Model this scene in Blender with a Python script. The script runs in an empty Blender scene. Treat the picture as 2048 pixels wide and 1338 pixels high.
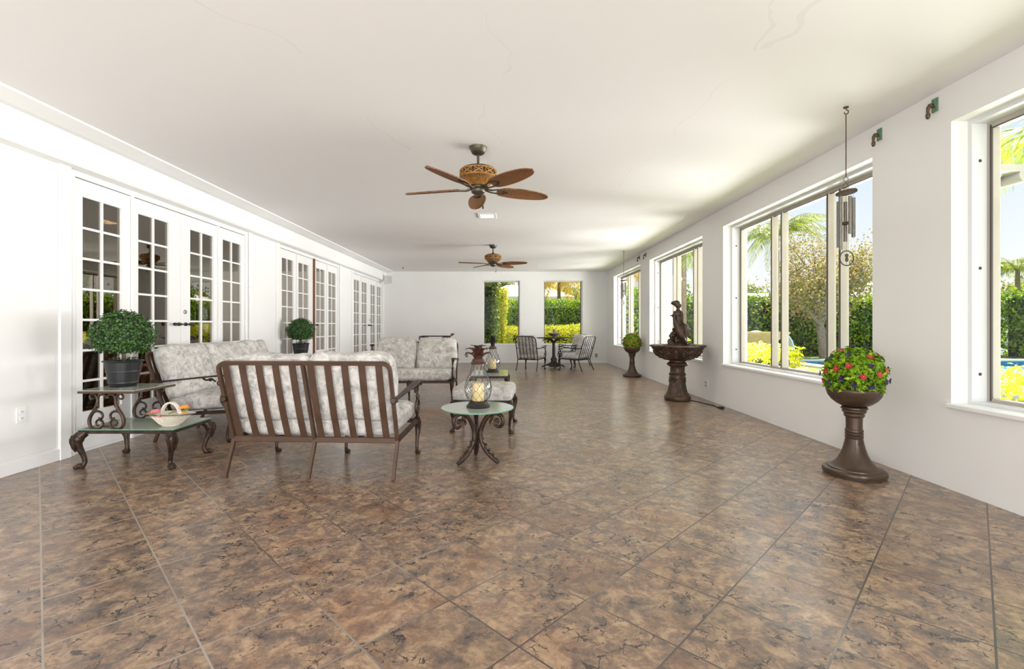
import bpy, math, random
import numpy as np
from mathutils import Vector, Matrix, Euler

PI = math.pi
C = bpy.context.scene.collection
S = bpy.context.scene

# ------------------------------------------------------------------ camera
cam_d = bpy.data.cameras.new('camera')
cam = bpy.data.objects.new('camera', cam_d)
C.objects.link(cam)
cam.location = (0, 0, 1.2)
cam.rotation_euler = (PI / 2, 0, 0)
cam_d.sensor_width = 36.0
cam_d.lens = 36.0 * 939 / 2048
cam_d.shift_x = (1024 - 1013) / 2048
cam_d.shift_y = (652 - 669) / 2048
cam_d.clip_start = 0.05
cam_d.clip_end = 300
S.camera = cam

# ------------------------------------------------------------------ view, sky, sun, added fill lamps
S.view_settings.view_transform = 'Standard'
S.view_settings.look = 'None'
S.view_settings.gamma = 1.0
S.view_settings.use_curve_mapping = False
S.view_settings.exposure = 0.14

w = bpy.data.worlds.new('sky')
S.world = w
w.use_nodes = True
nt = w.node_tree
nt.nodes.clear()
n_tc = nt.nodes.new('ShaderNodeTexCoord')
n_sep = nt.nodes.new('ShaderNodeSeparateXYZ')
n_rmp = nt.nodes.new('ShaderNodeValToRGB')
n_bg = nt.nodes.new('ShaderNodeBackground')
n_out = nt.nodes.new('ShaderNodeOutputWorld')
n_rmp.color_ramp.elements[0].position = 0.0
n_rmp.color_ramp.elements[0].color = (1.0, 0.99, 0.97, 1)
n_rmp.color_ramp.elements[1].position = 1.0
n_rmp.color_ramp.elements[1].color = (0.42, 0.62, 1.0, 1)
e = n_rmp.color_ramp.elements.new(0.10); e.color = (0.97, 0.98, 1.0, 1)
e = n_rmp.color_ramp.elements.new(0.34); e.color = (0.66, 0.80, 1.0, 1)
nt.links.new(n_tc.outputs['Generated'], n_sep.inputs[0])
nt.links.new(n_sep.outputs['Z'], n_rmp.inputs[0])
nt.links.new(n_rmp.outputs[0], n_bg.inputs['Color'])
n_bg.inputs['Strength'].default_value = 0.98
nt.links.new(n_bg.outputs[0], n_out.inputs[0])

def lamp(name, kind, loc, target, energy, color=(1, 1, 1), size=(1, 1), spread=PI):
    d = bpy.data.lights.new(name, kind)
    d.energy = energy
    d.color = color
    if kind == 'AREA':
        d.shape = 'RECTANGLE'
        d.size, d.size_y = size
        d.spread = spread
    o = bpy.data.objects.new(name, d)
    C.objects.link(o)
    o.location = loc
    o.rotation_euler = (Vector(target) - Vector(loc)).to_track_quat('-Z', 'Y').to_euler()
    return o

SUN_DIR = Vector((0.42, 0.34, 0.84)).normalized()
sun = lamp('sun', 'SUN', SUN_DIR * 40, (0, 0, 0), 11.5, (1.0, 0.93, 0.80))
sun.data.angle = 0.01

# added fill lamps: at the open rear end, and outside each right window
lamp('rear_fill', 'AREA', (4.6, -6.0, 1.9), (-4.0, 6.0, 1.6), 370, (1.0, 0.995, 0.985), (2.0, 3.2))
lamp('rear_fill', 'AREA', (1.95, -5.0, 1.2), (-1.2, 7.0, 2.7), 215, (1.0, 0.995, 0.985), (1.6, 2.4))
lamp('rear_fill', 'AREA', (-2.45, -3.7, 0.4), (-1.2, 3.5, 4.8), 190, (1.0, 0.985, 0.965), (0.9, 1.4))
WIN_R = [(0.57, 3.44), (4.18, 7.06), (7.81, 10.69), (11.42, 14.25)]
for k, (a, b) in enumerate(WIN_R):
    lamp('bounce_fill', 'AREA', (7.3, (a + b) / 2, 1.0), (4.6, (a + b) / 2, 3.6), (230, 560, 800, 900)[k], (1.0, 0.962, 0.975), (2.4, b - a + 0.4))  # unseen area lamp added to stand in for ground bounce

# ------------------------------------------------------------------ object helpers
def setp(o, label=None, cat=None, group=None, kind=None):
    if label: o['label'] = label
    if cat: o['category'] = cat
    if group: o['group'] = group
    if kind: o['kind'] = kind
    return o

def thing(name, label, cat, loc=(0, 0, 0), rz=0.0, group=None):
    o = bpy.data.objects.new(name, None)
    C.objects.link(o)
    o.empty_display_size = 0.1
    o.location = loc
    o.rotation_euler = (0, 0, rz)
    return setp(o, label, cat, group)

def structure_root(name, loc=(0, 0, 0)):
    o = bpy.data.objects.new(name, None)
    C.objects.link(o)
    o.location = loc
    o['kind'] = 'structure'
    return o

def copy_tree(o, parent=None):
    c = o.copy()
    C.objects.link(c)
    c.parent = parent
    for ch in list(o.children):
        copy_tree(ch, c)
    return c

def dup(root, loc, rz=0.0, label=None, group=None):
    r = copy_tree(root)
    r.location = loc
    r.rotation_euler = (0, 0, rz)
    setp(r, label, None, group)
    return r

def V(*a):
    return Vector(a)

def cr(pts, n=6, closed=False):
    """Catmull-Rom spline through pts"""
    P = [Vector(p) for p in pts]
    out = []
    m = len(P)
    rng = m if closed else m - 1
    for i in range(rng):
        if closed:
            p0, p1, p2, p3 = P[(i - 1) % m], P[i], P[(i + 1) % m], P[(i + 2) % m]
        else:
            p0 = P[i - 1] if i > 0 else P[0] * 2 - P[1]
            p1, p2 = P[i], P[i + 1]
            p3 = P[i + 2] if i + 2 < m else P[m - 1] * 2 - P[m - 2]
        for k in range(n):
            t = k / n
            out.append(0.5 * ((2 * p1) + (p2 - p0) * t + (2 * p0 - 5 * p1 + 4 * p2 - p3) * t * t + (3 * p1 - p0 - 3 * p2 + p3) * t ** 3))
    if not closed:
        out.append(P[-1].copy())
    return out

def crs(vals, n=6):
    return [p.x for p in cr([(v, 0, 0) for v in vals], n)]

def spiral(c, r0, r1, a0, turns, n=22, ax=(1, 0, 0), ay=(0, 0, 1)):
    c, ax, ay = Vector(c), Vector(ax), Vector(ay)
    out = []
    for i in range(n + 1):
        t = i / n
        r = r0 + (r1 - r0) * t
        a = a0 + turns * 2 * PI * t
        out.append(c + ax * (r * math.cos(a)) + ay * (r * math.sin(a)))
    return out

class MB:
    def __init__(self):
        self.v = []
        self.f = []

    def add(self, vs, fs):
        b = len(self.v)
        self.v.extend([tuple(p) for p in vs])
        self.f.extend([tuple(i + b for i in q) for q in fs])
        return self

    def box(self, x0, x1, y0, y1, z0, z1):
        vs = [(x, y, z) for z in (z0, z1) for y in (y0, y1) for x in (x0, x1)]
        return self.add(vs, [(0, 2, 3, 1), (4, 5, 7, 6), (0, 1, 5, 4), (2, 6, 7, 3), (0, 4, 6, 2), (1, 3, 7, 5)])

    def bbox(self, x0, x1, y0, y1, z0, z1, b=0.004):
        """box with chamfered vertical and horizontal edges"""
        bm = MB().box(x0, x1, y0, y1, z0, z1)
        c = ((x0 + x1) / 2, (y0 + y1) / 2, (z0 + z1) / 2)
        h = ((x1 - x0) / 2, (y1 - y0) / 2, (z1 - z0) / 2)
        b = min(b, *[k * 0.49 for k in h])
        idx, vs, fs = {}, [], []
        for sx in (-1, 1):
            for sy in (-1, 1):
                for sz in (-1, 1):
                    s = (sx, sy, sz)
                    for a in range(3):
                        p = [c[k] + s[k] * (h[k] - (0 if k == a else b)) for k in range(3)]
                        idx[(s, a)] = len(vs)
                        vs.append(p)
                    fs.append((idx[(s, 0)], idx[(s, 1)], idx[(s, 2)]) if sx * sy * sz > 0 else (idx[(s, 0)], idx[(s, 2)], idx[(s, 1)]))
        for a in range(3):
            o1, o2 = [k for k in range(3) if k != a]
            for sa in (-1, 1):
                q = []
                for (p, r) in ((-1, -1), (1, -1), (1, 1), (-1, 1)):
                    s = [0, 0, 0]; s[a] = sa; s[o1] = p; s[o2] = r
                    q.append(idx[(tuple(s), a)])
                fs.append(tuple(q))
            for p in (-1, 1):
                for r in (-1, 1):
                    s1 = [0, 0, 0]; s2 = [0, 0, 0]
                    s1[a], s2[a] = -1, 1
                    s1[o1] = s2[o1] = p; s1[o2] = s2[o2] = r
                    s1, s2 = tuple(s1), tuple(s2)
                    fs.append((idx[(s1, o1)], idx[(s1, o2)], idx[(s2, o2)], idx[(s2, o1)]))
        cc = Vector(c)
        for i, q in enumerate(fs):
            P = [Vector(vs[k]) for k in q]
            m_ = sum(P, Vector()) / len(P)
            if (P[1] - P[0]).cross(P[2] - P[0]).dot(m_ - cc) < 0:
                fs[i] = tuple(reversed(q))
        return self.add(vs, fs)

    def tube(self, path, r, seg=8, closed=False, flat=None):
        P = [Vector(p) for p in path]
        n = len(P)
        R = r if isinstance(r, (list, tuple)) else [r] * n
        if len(R) != n:
            R = [R[min(len(R) - 1, int(round(i * (len(R) - 1) / (n - 1))))] for i in range(n)]
        T = []
        for i in range(n):
            if closed:
                t = P[(i + 1) % n] - P[(i - 1) % n]
            else:
                t = P[min(i + 1, n - 1)] - P[max(i - 1, 0)]
            T.append(t.normalized() if t.length > 1e-9 else Vector((0, 0, 1)))
        ref = Vector((0, 0, 1)) if abs(T[0].z) < 0.9 else Vector((1, 0, 0))
        N = (ref - T[0] * ref.dot(T[0])).normalized()
        vs, fs = [], []
        for i in range(n):
            N = N - T[i] * N.dot(T[i])
            if N.length < 1e-6:
                N = T[i].orthogonal()
            N.normalize()
            B = T[i].cross(N)
            for k in range(seg):
                a = 2 * PI * k / seg
                vs.append(P[i] + (N * math.cos(a) + B * math.sin(a)) * R[i])
        rows = n if closed else n - 1
        for i in range(rows):
            for k in range(seg):
                a, b = i * seg + k, i * seg + (k + 1) % seg
                j = ((i + 1) % n) * seg
                fs.append((a, b, j + (k + 1) % seg, j + k))
        if not closed:
            fs.append(tuple(range(seg - 1, -1, -1)))
            fs.append(tuple((n - 1) * seg + k for k in range(seg)))
        return self.add(vs, fs)

    def ribbon(self, path, w, t, side):
        """rectangular section swept along path; w measured along the fixed side vector"""
        P = [Vector(p) for p in path]
        s = Vector(side).normalized()
        n = len(P)
        W = w if isinstance(w, (list, tuple)) else [w] * n
        if len(W) != n:
            W = [W[min(len(W) - 1, int(round(i * (len(W) - 1) / (n - 1))))] for i in range(n)]
        vs, fs = [], []
        for i in range(n):
            tg = (P[min(i + 1, n - 1)] - P[max(i - 1, 0)]).normalized()
            nn = tg.cross(s).normalized()
            for (a, b) in ((-1, -1), (1, -1), (1, 1), (-1, 1)):
                vs.append(P[i] + s * (a * W[i] / 2) + nn * (b * t / 2))
        for i in range(n - 1):
            for k in range(4):
                a, b = i * 4 + k, i * 4 + (k + 1) % 4
                fs.append((a, b, b + 4, a + 4))
        fs.append((3, 2, 1, 0))
        fs.append(tuple((n - 1) * 4 + k for k in range(4)))
        return self.add(vs, fs)

    def lathe(self, prof, seg=32, c=(0, 0, 0), mod=None, axis='z'):
        vs, fs = [], []
        for i, (r, z) in enumerate(prof):
            for k in range(seg):
                a = 2 * PI * k / seg
                rr = r * (mod(a, i, z) if mod else 1.0)
                if axis == 'z':
                    vs.append((c[0] + rr * math.cos(a), c[1] + rr * math.sin(a), c[2] + z))
                elif axis == 'x':
                    vs.append((c[0] + z, c[1] + rr * math.cos(a), c[2] + rr * math.sin(a)))
                else:
                    vs.append((c[0] + rr * math.sin(a), c[1] + z, c[2] + rr * math.cos(a)))
        for i in range(len(prof) - 1):
            for k in range(seg):
                a, b = i * seg + k, i * seg + (k + 1) % seg
                fs.append((a, b, b + seg, a + seg))
        if prof[0][0] > 1e-6:
            fs.append(tuple(range(seg - 1, -1, -1)))
        if prof[-1][0] > 1e-6:
            fs.append(tuple((len(prof) - 1) * seg + k for k in range(seg)))
        return self.add(vs, fs)

    def ball(self, c, r, seg=12, rings=8):
        r = (r, r, r) if isinstance(r, (int, float)) else r
        vs, fs = [], []
        for i in range(rings + 1):
            p = PI * i / rings
            for k in range(seg):
                a = 2 * PI * k / seg
                vs.append((c[0] + r[0] * math.sin(p) * math.cos(a), c[1] + r[1] * math.sin(p) * math.sin(a), c[2] - r[2] * math.cos(p)))
        for i in range(rings):
            for k in range(seg):
                a, b = i * seg + k, i * seg + (k + 1) % seg
                fs.append((a, b, b + seg, a + seg))
        return self.add(vs, fs)

    def prism(self, poly, z0, z1, plane='xy'):
        n = len(poly)
        def p3(a, b, c):
            return (a, b, c) if plane == 'xy' else ((a, c, b) if plane == 'xz' else (c, a, b))
        vs = [p3(x, y, z0) for x, y in poly] + [p3(x, y, z1) for x, y in poly]
        fs = [tuple(range(n - 1, -1, -1)), tuple(range(n, 2 * n))]
        for i in range(n):
            j = (i + 1) % n
            fs.append((i, j, n + j, n + i))
        return self.add(vs, fs)

    def cushion(self, sx, sy, sz, r=0.05, bulge=0.03, n=12, crease=None, seed=0, wob=0.006):
        """soft block centred on the origin, thin along its smallest axis"""
        h = [sx / 2, sy / 2, sz / 2]
        thin = h.index(min(h))
        rng = random.Random(seed)
        ph = [rng.uniform(0, 6.28) for _ in range(6)]
        vid, vs, fs = {}, [], []
        def vert(q):
            if q in vid:
                return vid[q]
            u = [2 * k / n - 1 for k in q]
            p = [u[k] * h[k] for k in range(3)]
            inner = [max(-(h[k] - r), min(h[k] - r, p[k])) for k in range(3)]
            d = Vector([p[k] - inner[k] for k in range(3)])
            if d.length > 1e-9:
                p = list(Vector(inner) + d.normalized() * min(r, d.length if sum(abs(x) > 1e-9 for x in d) == 1 else r))
            o = [k for k in range(3) if k != thin]
            b = (1 - u[o[0]] ** 2) * (1 - u[o[1]] ** 2)
            b = max(b, 0) ** 0.5
            p[thin] += (1 if u[thin] > 0 else -1) * abs(u[thin]) * bulge * b
            if crease:
                p[thin] -= (1 if u[thin] > 0 else -1) * abs(u[thin]) * crease(u[o[0]], u[o[1]])
            for k in o:
                p[k] += u[k] * wob * (math.sin(5 * u[o[0]] + ph[k]) + math.sin(4 * u[o[1]] + ph[k + 3]))
            vid[q] = len(vs)
            vs.append(p)
            return vid[q]
        for a in range(3):
            o1, o2 = [k for k in range(3) if k != a]
            for side in (0, n):
                for i in range(n):
                    for j in range(n):
                        q = []
                        for (di, dj) in ((0, 0), (1, 0), (1, 1), (0, 1)):
                            t = [0, 0, 0]
                            t[a] = side; t[o1] = i + di; t[o2] = j + dj
                            q.append(vert(tuple(t)))
                        if (side == n) == (a != 1):
                            fs.append(tuple(q))
                        else:
                            fs.append(tuple(reversed(q)))
        return self.add(vs, fs)

    def xf(self, M):
        self.v = [tuple(M @ Vector(p)) for p in self.v]
        return self

    def move(self, x, y, z):
        return self.xf(Matrix.Translation((x, y, z)))

    def join(self, other):
        return self.add(other.v, other.f)

    def build(self, name, mat, parent=None, smooth=40, loc=None):
        me = bpy.data.meshes.new(name)
        me.from_pydata(self.v, [], self.f)
        me.update()
        if smooth:
            me.polygons.foreach_set('use_smooth', [True] * len(me.polygons))
            me.set_sharp_from_angle(angle=math.radians(smooth))
        me.materials.append(mat)
        o = bpy.data.objects.new(name, me)
        C.objects.link(o)
        if parent:
            o.parent = parent
        if loc:
            o.location = loc
        return o

def np_build(name, v, f, mat, parent=None, smooth=False):
    """fast mesh from numpy arrays of vertices and quads"""
    me = bpy.data.meshes.new(name)
    nv, nf, k = len(v), len(f), f.shape[1]
    me.vertices.add(nv)
    me.vertices.foreach_set('co', np.ascontiguousarray(v, dtype=np.float32).ravel())
    me.loops.add(nf * k)
    me.loops.foreach_set('vertex_index', np.ascontiguousarray(f, dtype=np.int32).ravel())
    me.polygons.add(nf)
    me.polygons.foreach_set('loop_start', np.arange(0, nf * k, k, dtype=np.int32))
    me.update(calc_edges=True)
    me.validate()
    me.materials.append(mat)
    o = bpy.data.objects.new(name, me)
    C.objects.link(o)
    if parent:
        o.parent = parent
    return o

def leaves(P, N, size, rng, ratio=0.5, fold=0.25, tilt=0.7, droop=0.0):
    """a folded rhombus leaf at each point, roughly facing its normal"""
    n = len(P)
    N = N + rng.normal(0, tilt, (n, 3))
    N[:, 2] += 0.15
    N /= np.linalg.norm(N, axis=1)[:, None] + 1e-9
    R = rng.normal(0, 1, (n, 3))
    R[:, 2] -= droop
    D = R - N * np.sum(R * N, axis=1)[:, None]
    D /= np.linalg.norm(D, axis=1)[:, None] + 1e-9
    W = np.cross(N, D)
    L = (size * rng.uniform(0.65, 1.3, n))[:, None]
    tip = P + D * L
    mid = P + D * L * 0.45
    a = mid + W * L * ratio * 0.5 + N * L * fold * 0.3
    b = mid - W * L * ratio * 0.5 + N * L * fold * 0.3
    v = np.stack([P, a, tip, b], axis=1).reshape(-1, 3)
    i = np.arange(n)[:, None] * 4
    f = i + np.array([[0, 1, 2, 3]])
    return v, f
# ------------------------------------------------------------------ materials
def mat(name, color=(0.8, 0.8, 0.8), rough=0.5, metal=0.0, spec=0.5):
    m = bpy.data.materials.new(name)
    m.use_nodes = True
    b = m.node_tree.nodes['Principled BSDF']
    b.inputs['Base Color'].default_value = (*color, 1)
    b.inputs['Roughness'].default_value = rough
    b.inputs['Metallic'].default_value = metal
    b.inputs['Specular IOR Level'].default_value = spec
    return m

class NT:
    def __init__(self, m):
        self.m = m
        self.t = m.node_tree
        self.b = self.t.nodes.get('Principled BSDF')
        self.out = self.t.nodes['Material Output']
    def n(self, kind, **kw):
        x = self.t.nodes.new('ShaderNode' + kind)
        for k, v in kw.items():
            setattr(x, k, v)
        return x
    def l(self, a, b):
        self.t.links.new(a, b)
    def coord(self, which='Object'):
        return self.n('TexCoord').outputs[which]
    def noise(self, co, scale, detail=4, rough=0.55, dist=0.0):
        x = self.n('TexNoise')
        x.inputs['Scale'].default_value = scale
        x.inputs['Detail'].default_value = detail
        x.inputs['Roughness'].default_value = rough
        x.inputs['Distortion'].default_value = dist
        if co is not None:
            self.l(co, x.inputs['Vector'])
        return x
    def ramp(self, fac, stops, interp='LINEAR'):
        x = self.n('ValToRGB')
        cr_ = x.color_ramp
        cr_.interpolation = interp
        while len(cr_.elements) > 1:
            cr_.elements.remove(cr_.elements[-1])
        for i, (p, c) in enumerate(stops):
            el = cr_.elements[0] if i == 0 else cr_.elements.new(p)
            el.position = p
            el.color = (*c, 1) if len(c) == 3 else c
        self.l(fac, x.inputs[0])
        return x.outputs[0]
    def mix(self, fac, a, b, mode='MIX'):
        x = self.n('Mix', data_type='RGBA', blend_type=mode)
        for sock, val in ((x.inputs[0], fac), (x.inputs[6], a), (x.inputs[7], b)):
            if isinstance(val, (int, float)):
                sock.default_value = val
            elif isinstance(val, tuple):
                sock.default_value = (*val, 1) if len(val) == 3 else val
            else:
                self.l(val, sock)
        return x.outputs[2]
    def math(self, op, a, b=0.0, c=0.0):
        x = self.n('Math', operation=op)
        for i, val in enumerate((a, b, c)):
            if isinstance(val, (int, float)):
                x.inputs[i].default_value = val
            else:
                self.l(val, x.inputs[i])
        return x.outputs[0]
    def bump(self, h, strength=0.2, dist=0.01):
        x = self.n('Bump')
        x.inputs['Strength'].default_value = strength
        x.inputs['Distance'].default_value = dist
        self.l(h, x.inputs['Height'])
        self.l(x.outputs[0], self.b.inputs['Normal'])
    def base(self, c):
        self.l(c, self.b.inputs['Base Color'])

def m_plaster(name, col, bump=0.25, rough=0.7, scale=9):
    m = mat(name, col, rough, spec=0.3)
    t = NT(m)
    co = t.coord()
    a = t.noise(co, scale, 6, 0.6)
    b = t.noise(co, 1.1, 3, 0.5)
    c2 = tuple(x * 0.965 for x in col)
    t.base(t.ramp(b.outputs[0], [(0.35, c2), (0.65, col)]))
    t.bump(a.outputs[0], bump, 0.004)
    return m

M = {}
M['wall'] = m_plaster('wall_paint', (0.86, 0.855, 0.84))
M['trim'] = m_plaster('trim_paint', (0.88, 0.88, 0.87), 0.05, 0.45)

def m_ceiling():
    m = mat('ceiling_paint', (0.86, 0.85, 0.83), 0.8, spec=0.2)
    t = NT(m)
    co = t.coord()
    w_ = t.noise(co, 0.6, 4, 0.6)
    mp = t.n('VectorMath', operation='MULTIPLY_ADD')
    t.l(w_.outputs['Color'], mp.inputs[0])
    mp.inputs[1].default_value = (1.2, 0.5, 0)
    t.l(co, mp.inputs[2])
    sc = t.n('VectorMath', operation='MULTIPLY')
    t.l(mp.outputs[0], sc.inputs[0])
    sc.inputs[1].default_value = (0.42, 0.11, 0.0)
    v = t.n('TexVoronoi', feature='DISTANCE_TO_EDGE')
    v.inputs['Scale'].default_value = 1.0
    t.l(sc.outputs[0], v.inputs['Vector'])
    crack = t.math('LESS_THAN', v.outputs['Distance'], 0.0022)
    gate = t.math('GREATER_THAN', t.noise(co, 1.5, 3).outputs[0], 0.53)
    both = t.math('MULTIPLY', crack, gate)
    t.base(t.mix(t.math('MULTIPLY', both, 0.16), (0.87, 0.855, 0.85), (0.62, 0.61, 0.60)))
    t.bump(t.noise(co, 14, 5).outputs[0], 0.12, 0.003)
    return m
M['ceiling'] = m_ceiling()

def m_tile():
    m = mat('floor_tile', (0.3, 0.2, 0.15), 0.3, spec=0.4)
    t = NT(m)
    co = t.coord()
    sp = t.n('SeparateXYZ'); t.l(co, sp.inputs[0])
    X, Y = sp.outputs[0], sp.outputs[1]
    T = 0.42
    q = 1 / math.sqrt(2)
    u = t.math('DIVIDE', t.math('SUBTRACT', t.math('MULTIPLY', t.math('ADD', X, Y), q), 0.015), T)
    v = t.math('DIVIDE', t.math('SUBTRACT', t.math('MULTIPLY', t.math('SUBTRACT', X, Y), q), 0.052), T)
    fu, fv = t.math('FLOOR', u), t.math('FLOOR', v)
    du = t.math('ABSOLUTE', t.math('SUBTRACT', t.math('SUBTRACT', u, fu), 0.5))
    dv = t.math('ABSOLUTE', t.math('SUBTRACT', t.math('SUBTRACT', v, fv), 0.5))
    edge = t.math('MAXIMUM', du, dv)
    grout = t.math('GREATER_THAN', edge, 0.5 - 0.0037 / T)
    cell = t.n('CombineXYZ'); t.l(fu, cell.inputs[0]); t.l(fv, cell.inputs[1])
    wn = t.n('TexWhiteNoise'); t.l(cell.outputs[0], wn.inputs['Vector'])
    off = t.n('VectorMath', operation='MULTIPLY_ADD')
    t.l(wn.outputs['Color'], off.inputs[0]); off.inputs[1].default_value = (13, 17, 11); t.l(co, off.inputs[2])
    p = off.outputs[0]
    st = t.n('VectorMath', operation='MULTIPLY'); t.l(p, st.inputs[0]); st.inputs[1].default_value = (1.0, 1.0, 1)
    n1 = t.noise(st.outputs[0], 11.0, 8, 0.70, 0.5)
    n2 = t.noise(st.outputs[0], 50.0, 6, 0.72, 0.3)
    n3 = t.noise(p, 3.1, 4, 0.5, 0.3)
    f1 = t.math('ADD', t.math('MULTIPLY', n1.outputs[0], 0.72), t.math('MULTIPLY', n2.outputs[0], 0.28))
    base = t.ramp(f1, [(0.33, (0.070, 0.058, 0.056)), (0.42, (0.145, 0.105, 0.086)), (0.49, (0.245, 0.160, 0.108)), (0.56, (0.39, 0.262, 0.162)), (0.66, (0.50, 0.365, 0.240))])
    rust = t.ramp(n3.outputs[0], [(0.52, (0, 0, 0)), (0.66, (1, 1, 1))])
    c1 = t.mix(t.math('MULTIPLY', rust, 0.34), base, (0.235, 0.095, 0.042))
    grey = t.ramp(t.noise(p, 4.3, 4, 0.55).outputs[0], [(0.55, (0, 0, 0)), (0.70, (1, 1, 1))])
    c1 = t.mix(t.math('MULTIPLY', grey, 0.42), c1, (0.100, 0.092, 0.084))
    # dark pitted veins
    wv = t.n('VectorMath', operation='MULTIPLY_ADD')
    t.l(t.noise(p, 9, 4, 0.6).outputs['Color'], wv.inputs[0]); wv.inputs[1].default_value = (0.14, 0.14, 0); t.l(p, wv.inputs[2])
    vo = t.n('TexVoronoi', feature='DISTANCE_TO_EDGE'); vo.inputs['Scale'].default_value = 21.0
    t.l(wv.outputs[0], vo.inputs['Vector'])
    vein = t.math('LESS_THAN', vo.outputs['Distance'], t.math('MULTIPLY', t.math('SUBTRACT', t.noise(p, 17, 4).outputs[0], 0.48), 0.44))
    vein = t.math('MULTIPLY', vein, t.math('GREATER_THAN', t.noise(p, 3.4, 2).outputs[0], 0.47))
    c1 = t.mix(t.math('MULTIPLY', vein, 0.85), c1, (0.022, 0.020, 0.022))
    tone = t.ramp(wn.outputs['Value'], [(0.0, (0.86, 0.86, 0.86)), (1.0, (1.1, 1.09, 1.07))])
    c1 = t.mix(1.0, c1, tone, 'MULTIPLY')
    gx = t.math('ADD', t.math('MULTIPLY', t.noise(co, 0.9, 3).outputs[0], 0.7), t.math('MULTIPLY', X, 0.055))
    gcol = t.ramp(t.math('ADD', gx, 0.17), [(0.40, (0.34, 0.295, 0.25)), (0.52, (0.085, 0.066, 0.058)), (0.65, (0.050, 0.038, 0.035))])
    t.base(t.mix(grout, c1, gcol))
    t.l(t.ramp(n1.outputs[0], [(0.3, (0.27, 0.27, 0.27)), (0.7, (0.42, 0.42, 0.42))]), t.b.inputs['Roughness'])
    t.b.inputs['Coat Weight'].default_value = 0.45
    t.b.inputs['Coat Roughness'].default_value = 0.20
    h = t.math('SUBTRACT', t.math('SUBTRACT', t.math('MULTIPLY', n2.outputs[0], 0.5), t.math('MULTIPLY', vein, 0.35)), t.math('MULTIPLY', grout, 0.9))
    t.bump(h, 0.42, 0.004)
    return m
M['tile'] = m_tile()

def m_metal(name, c1, c2, rough=0.45, metal=0.55, scale=18):
    m = mat(name, c1, rough, metal)
    t = NT(m)
    n1 = t.noise(t.coord(), scale, 5, 0.6)
    t.base(t.ramp(n1.outputs[0], [(0.35, c1), (0.70, c2)]))
    t.l(t.ramp(n1.outputs[0], [(0.3, (rough - 0.1,) * 3), (0.7, (rough + 0.12,) * 3)]), t.b.inputs['Roughness'])
    t.bump(n1.outputs[0], 0.2, 0.003)
    return m
M['bronze'] = m_metal('antique_bronze', (0.027, 0.018, 0.013), (0.086, 0.052, 0.034), 0.42, 0.5, 22)
M['strap'] = m_metal('brown_strap_metal', (0.070, 0.036, 0.021), (0.095, 0.052, 0.032), 0.5, 0.15, 9)
M['iron'] = m_metal('dark_iron', (0.018, 0.015, 0.014), (0.042, 0.033, 0.027), 0.45, 0.4, 20)
M['urn'] = m_metal('urn_resin', (0.062, 0.038, 0.024), (0.090, 0.058, 0.037), 0.36, 0.30, 5)
M['fountain'] = m_metal('fountain_resin', (0.030, 0.018, 0.012), (0.115, 0.066, 0.040), 0.42, 0.30, 14)
M['fan_metal'] = m_metal('fan_bronze', (0.078, 0.063, 0.045), (0.120, 0.099, 0.072), 0.4, 0.6, 8)
M['rust'] = m_metal('rusty_copper', (0.050, 0.020, 0.013), (0.120, 0.050, 0.031), 0.55, 0.3, 16)
M['verdigris'] = m_metal('verdigris', (0.10, 0.19, 0.12), (0.20, 0.31, 0.21), 0.65, 0.2, 26)
M['brass'] = m_metal('old_brass', (0.084, 0.054, 0.030), (0.162, 0.114, 0.066), 0.45, 0.5, 30)
M['chime'] = m_metal('chime_metal', (0.180, 0.168, 0.150), (0.252, 0.240, 0.216), 0.4, 0.6, 30)
M['chime_wood'] = m_metal('chime_wood', (0.078, 0.051, 0.036), (0.132, 0.090, 0.066), 0.6, 0.0, 24)
for nd in (M['chime_wood'].node_tree.nodes['Principled BSDF'],):
    nd.inputs['Specular IOR Level'].default_value = 0.05
    for lk in list(nd.inputs['Roughness'].links):
        M['chime_wood'].node_tree.links.remove(lk)
    nd.inputs['Roughness'].default_value = 0.9
M['handle'] = m_metal('handle_bronze', (0.033, 0.019, 0.016), (0.072, 0.042, 0.033), 0.35, 0.5, 20)
M['nickel'] = mat('lock_metal', (0.30, 0.29, 0.27), 0.35, 0.8)
M['steel_dark'] = mat('dark_seal', (0.06, 0.052, 0.048), 0.5)
M['screw'] = mat('rust_screw', (0.08, 0.05, 0.04), 0.6, 0.3)
M['blackpot'] = mat('black_plastic', (0.013, 0.0135, 0.016), 0.40)
M['soil'] = mat('soil', (0.035, 0.026, 0.02), 0.9)
M['stem'] = mat('bark_stem', (0.10, 0.065, 0.04), 0.8)
M['cream'] = m_metal('cream_post', (0.40, 0.36, 0.30), (0.45, 0.41, 0.35), 0.5, 0.0, 3)
M['winframe'] = mat('window_frame_paint', (0.70, 0.71, 0.72), 0.4)
M['column'] = mat('column_paint', (0.34, 0.325, 0.29), 0.6)
M['outlet'] = mat('outlet_white', (0.86, 0.86, 0.85), 0.3)
M['outlet_beige'] = mat('outlet_beige', (0.34, 0.31, 0.26), 0.4)
M['black'] = mat('black_rubber', (0.018, 0.018, 0.018), 0.5)
M['brown_wood'] = m_metal('brown_door_edge', (0.16, 0.050, 0.020), (0.22, 0.075, 0.030), 0.5, 0.0, 6)
M['porcelain'] = mat('cream_porcelain', (0.74, 0.69, 0.58), 0.22)
M['gold_trim'] = mat('brown_glaze_rim', (0.10, 0.045, 0.03), 0.3)
M['rose'] = mat('rose_glaze', (0.72, 0.20, 0.25), 0.3)
M['orange'] = mat('orange_glaze', (0.86, 0.28, 0.03), 0.3)
M['leafglaze'] = mat('green_glaze', (0.14, 0.30, 0.06), 0.3)
M['red_petal'] = mat('red_petal', (0.46, 0.008, 0.028), 0.5)
M['purple_petal'] = mat('purple_petal', (0.045, 0.025, 0.10), 0.5)
M['yellow_dot'] = mat('flower_eye', (0.65, 0.25, 0.08), 0.5)
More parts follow.
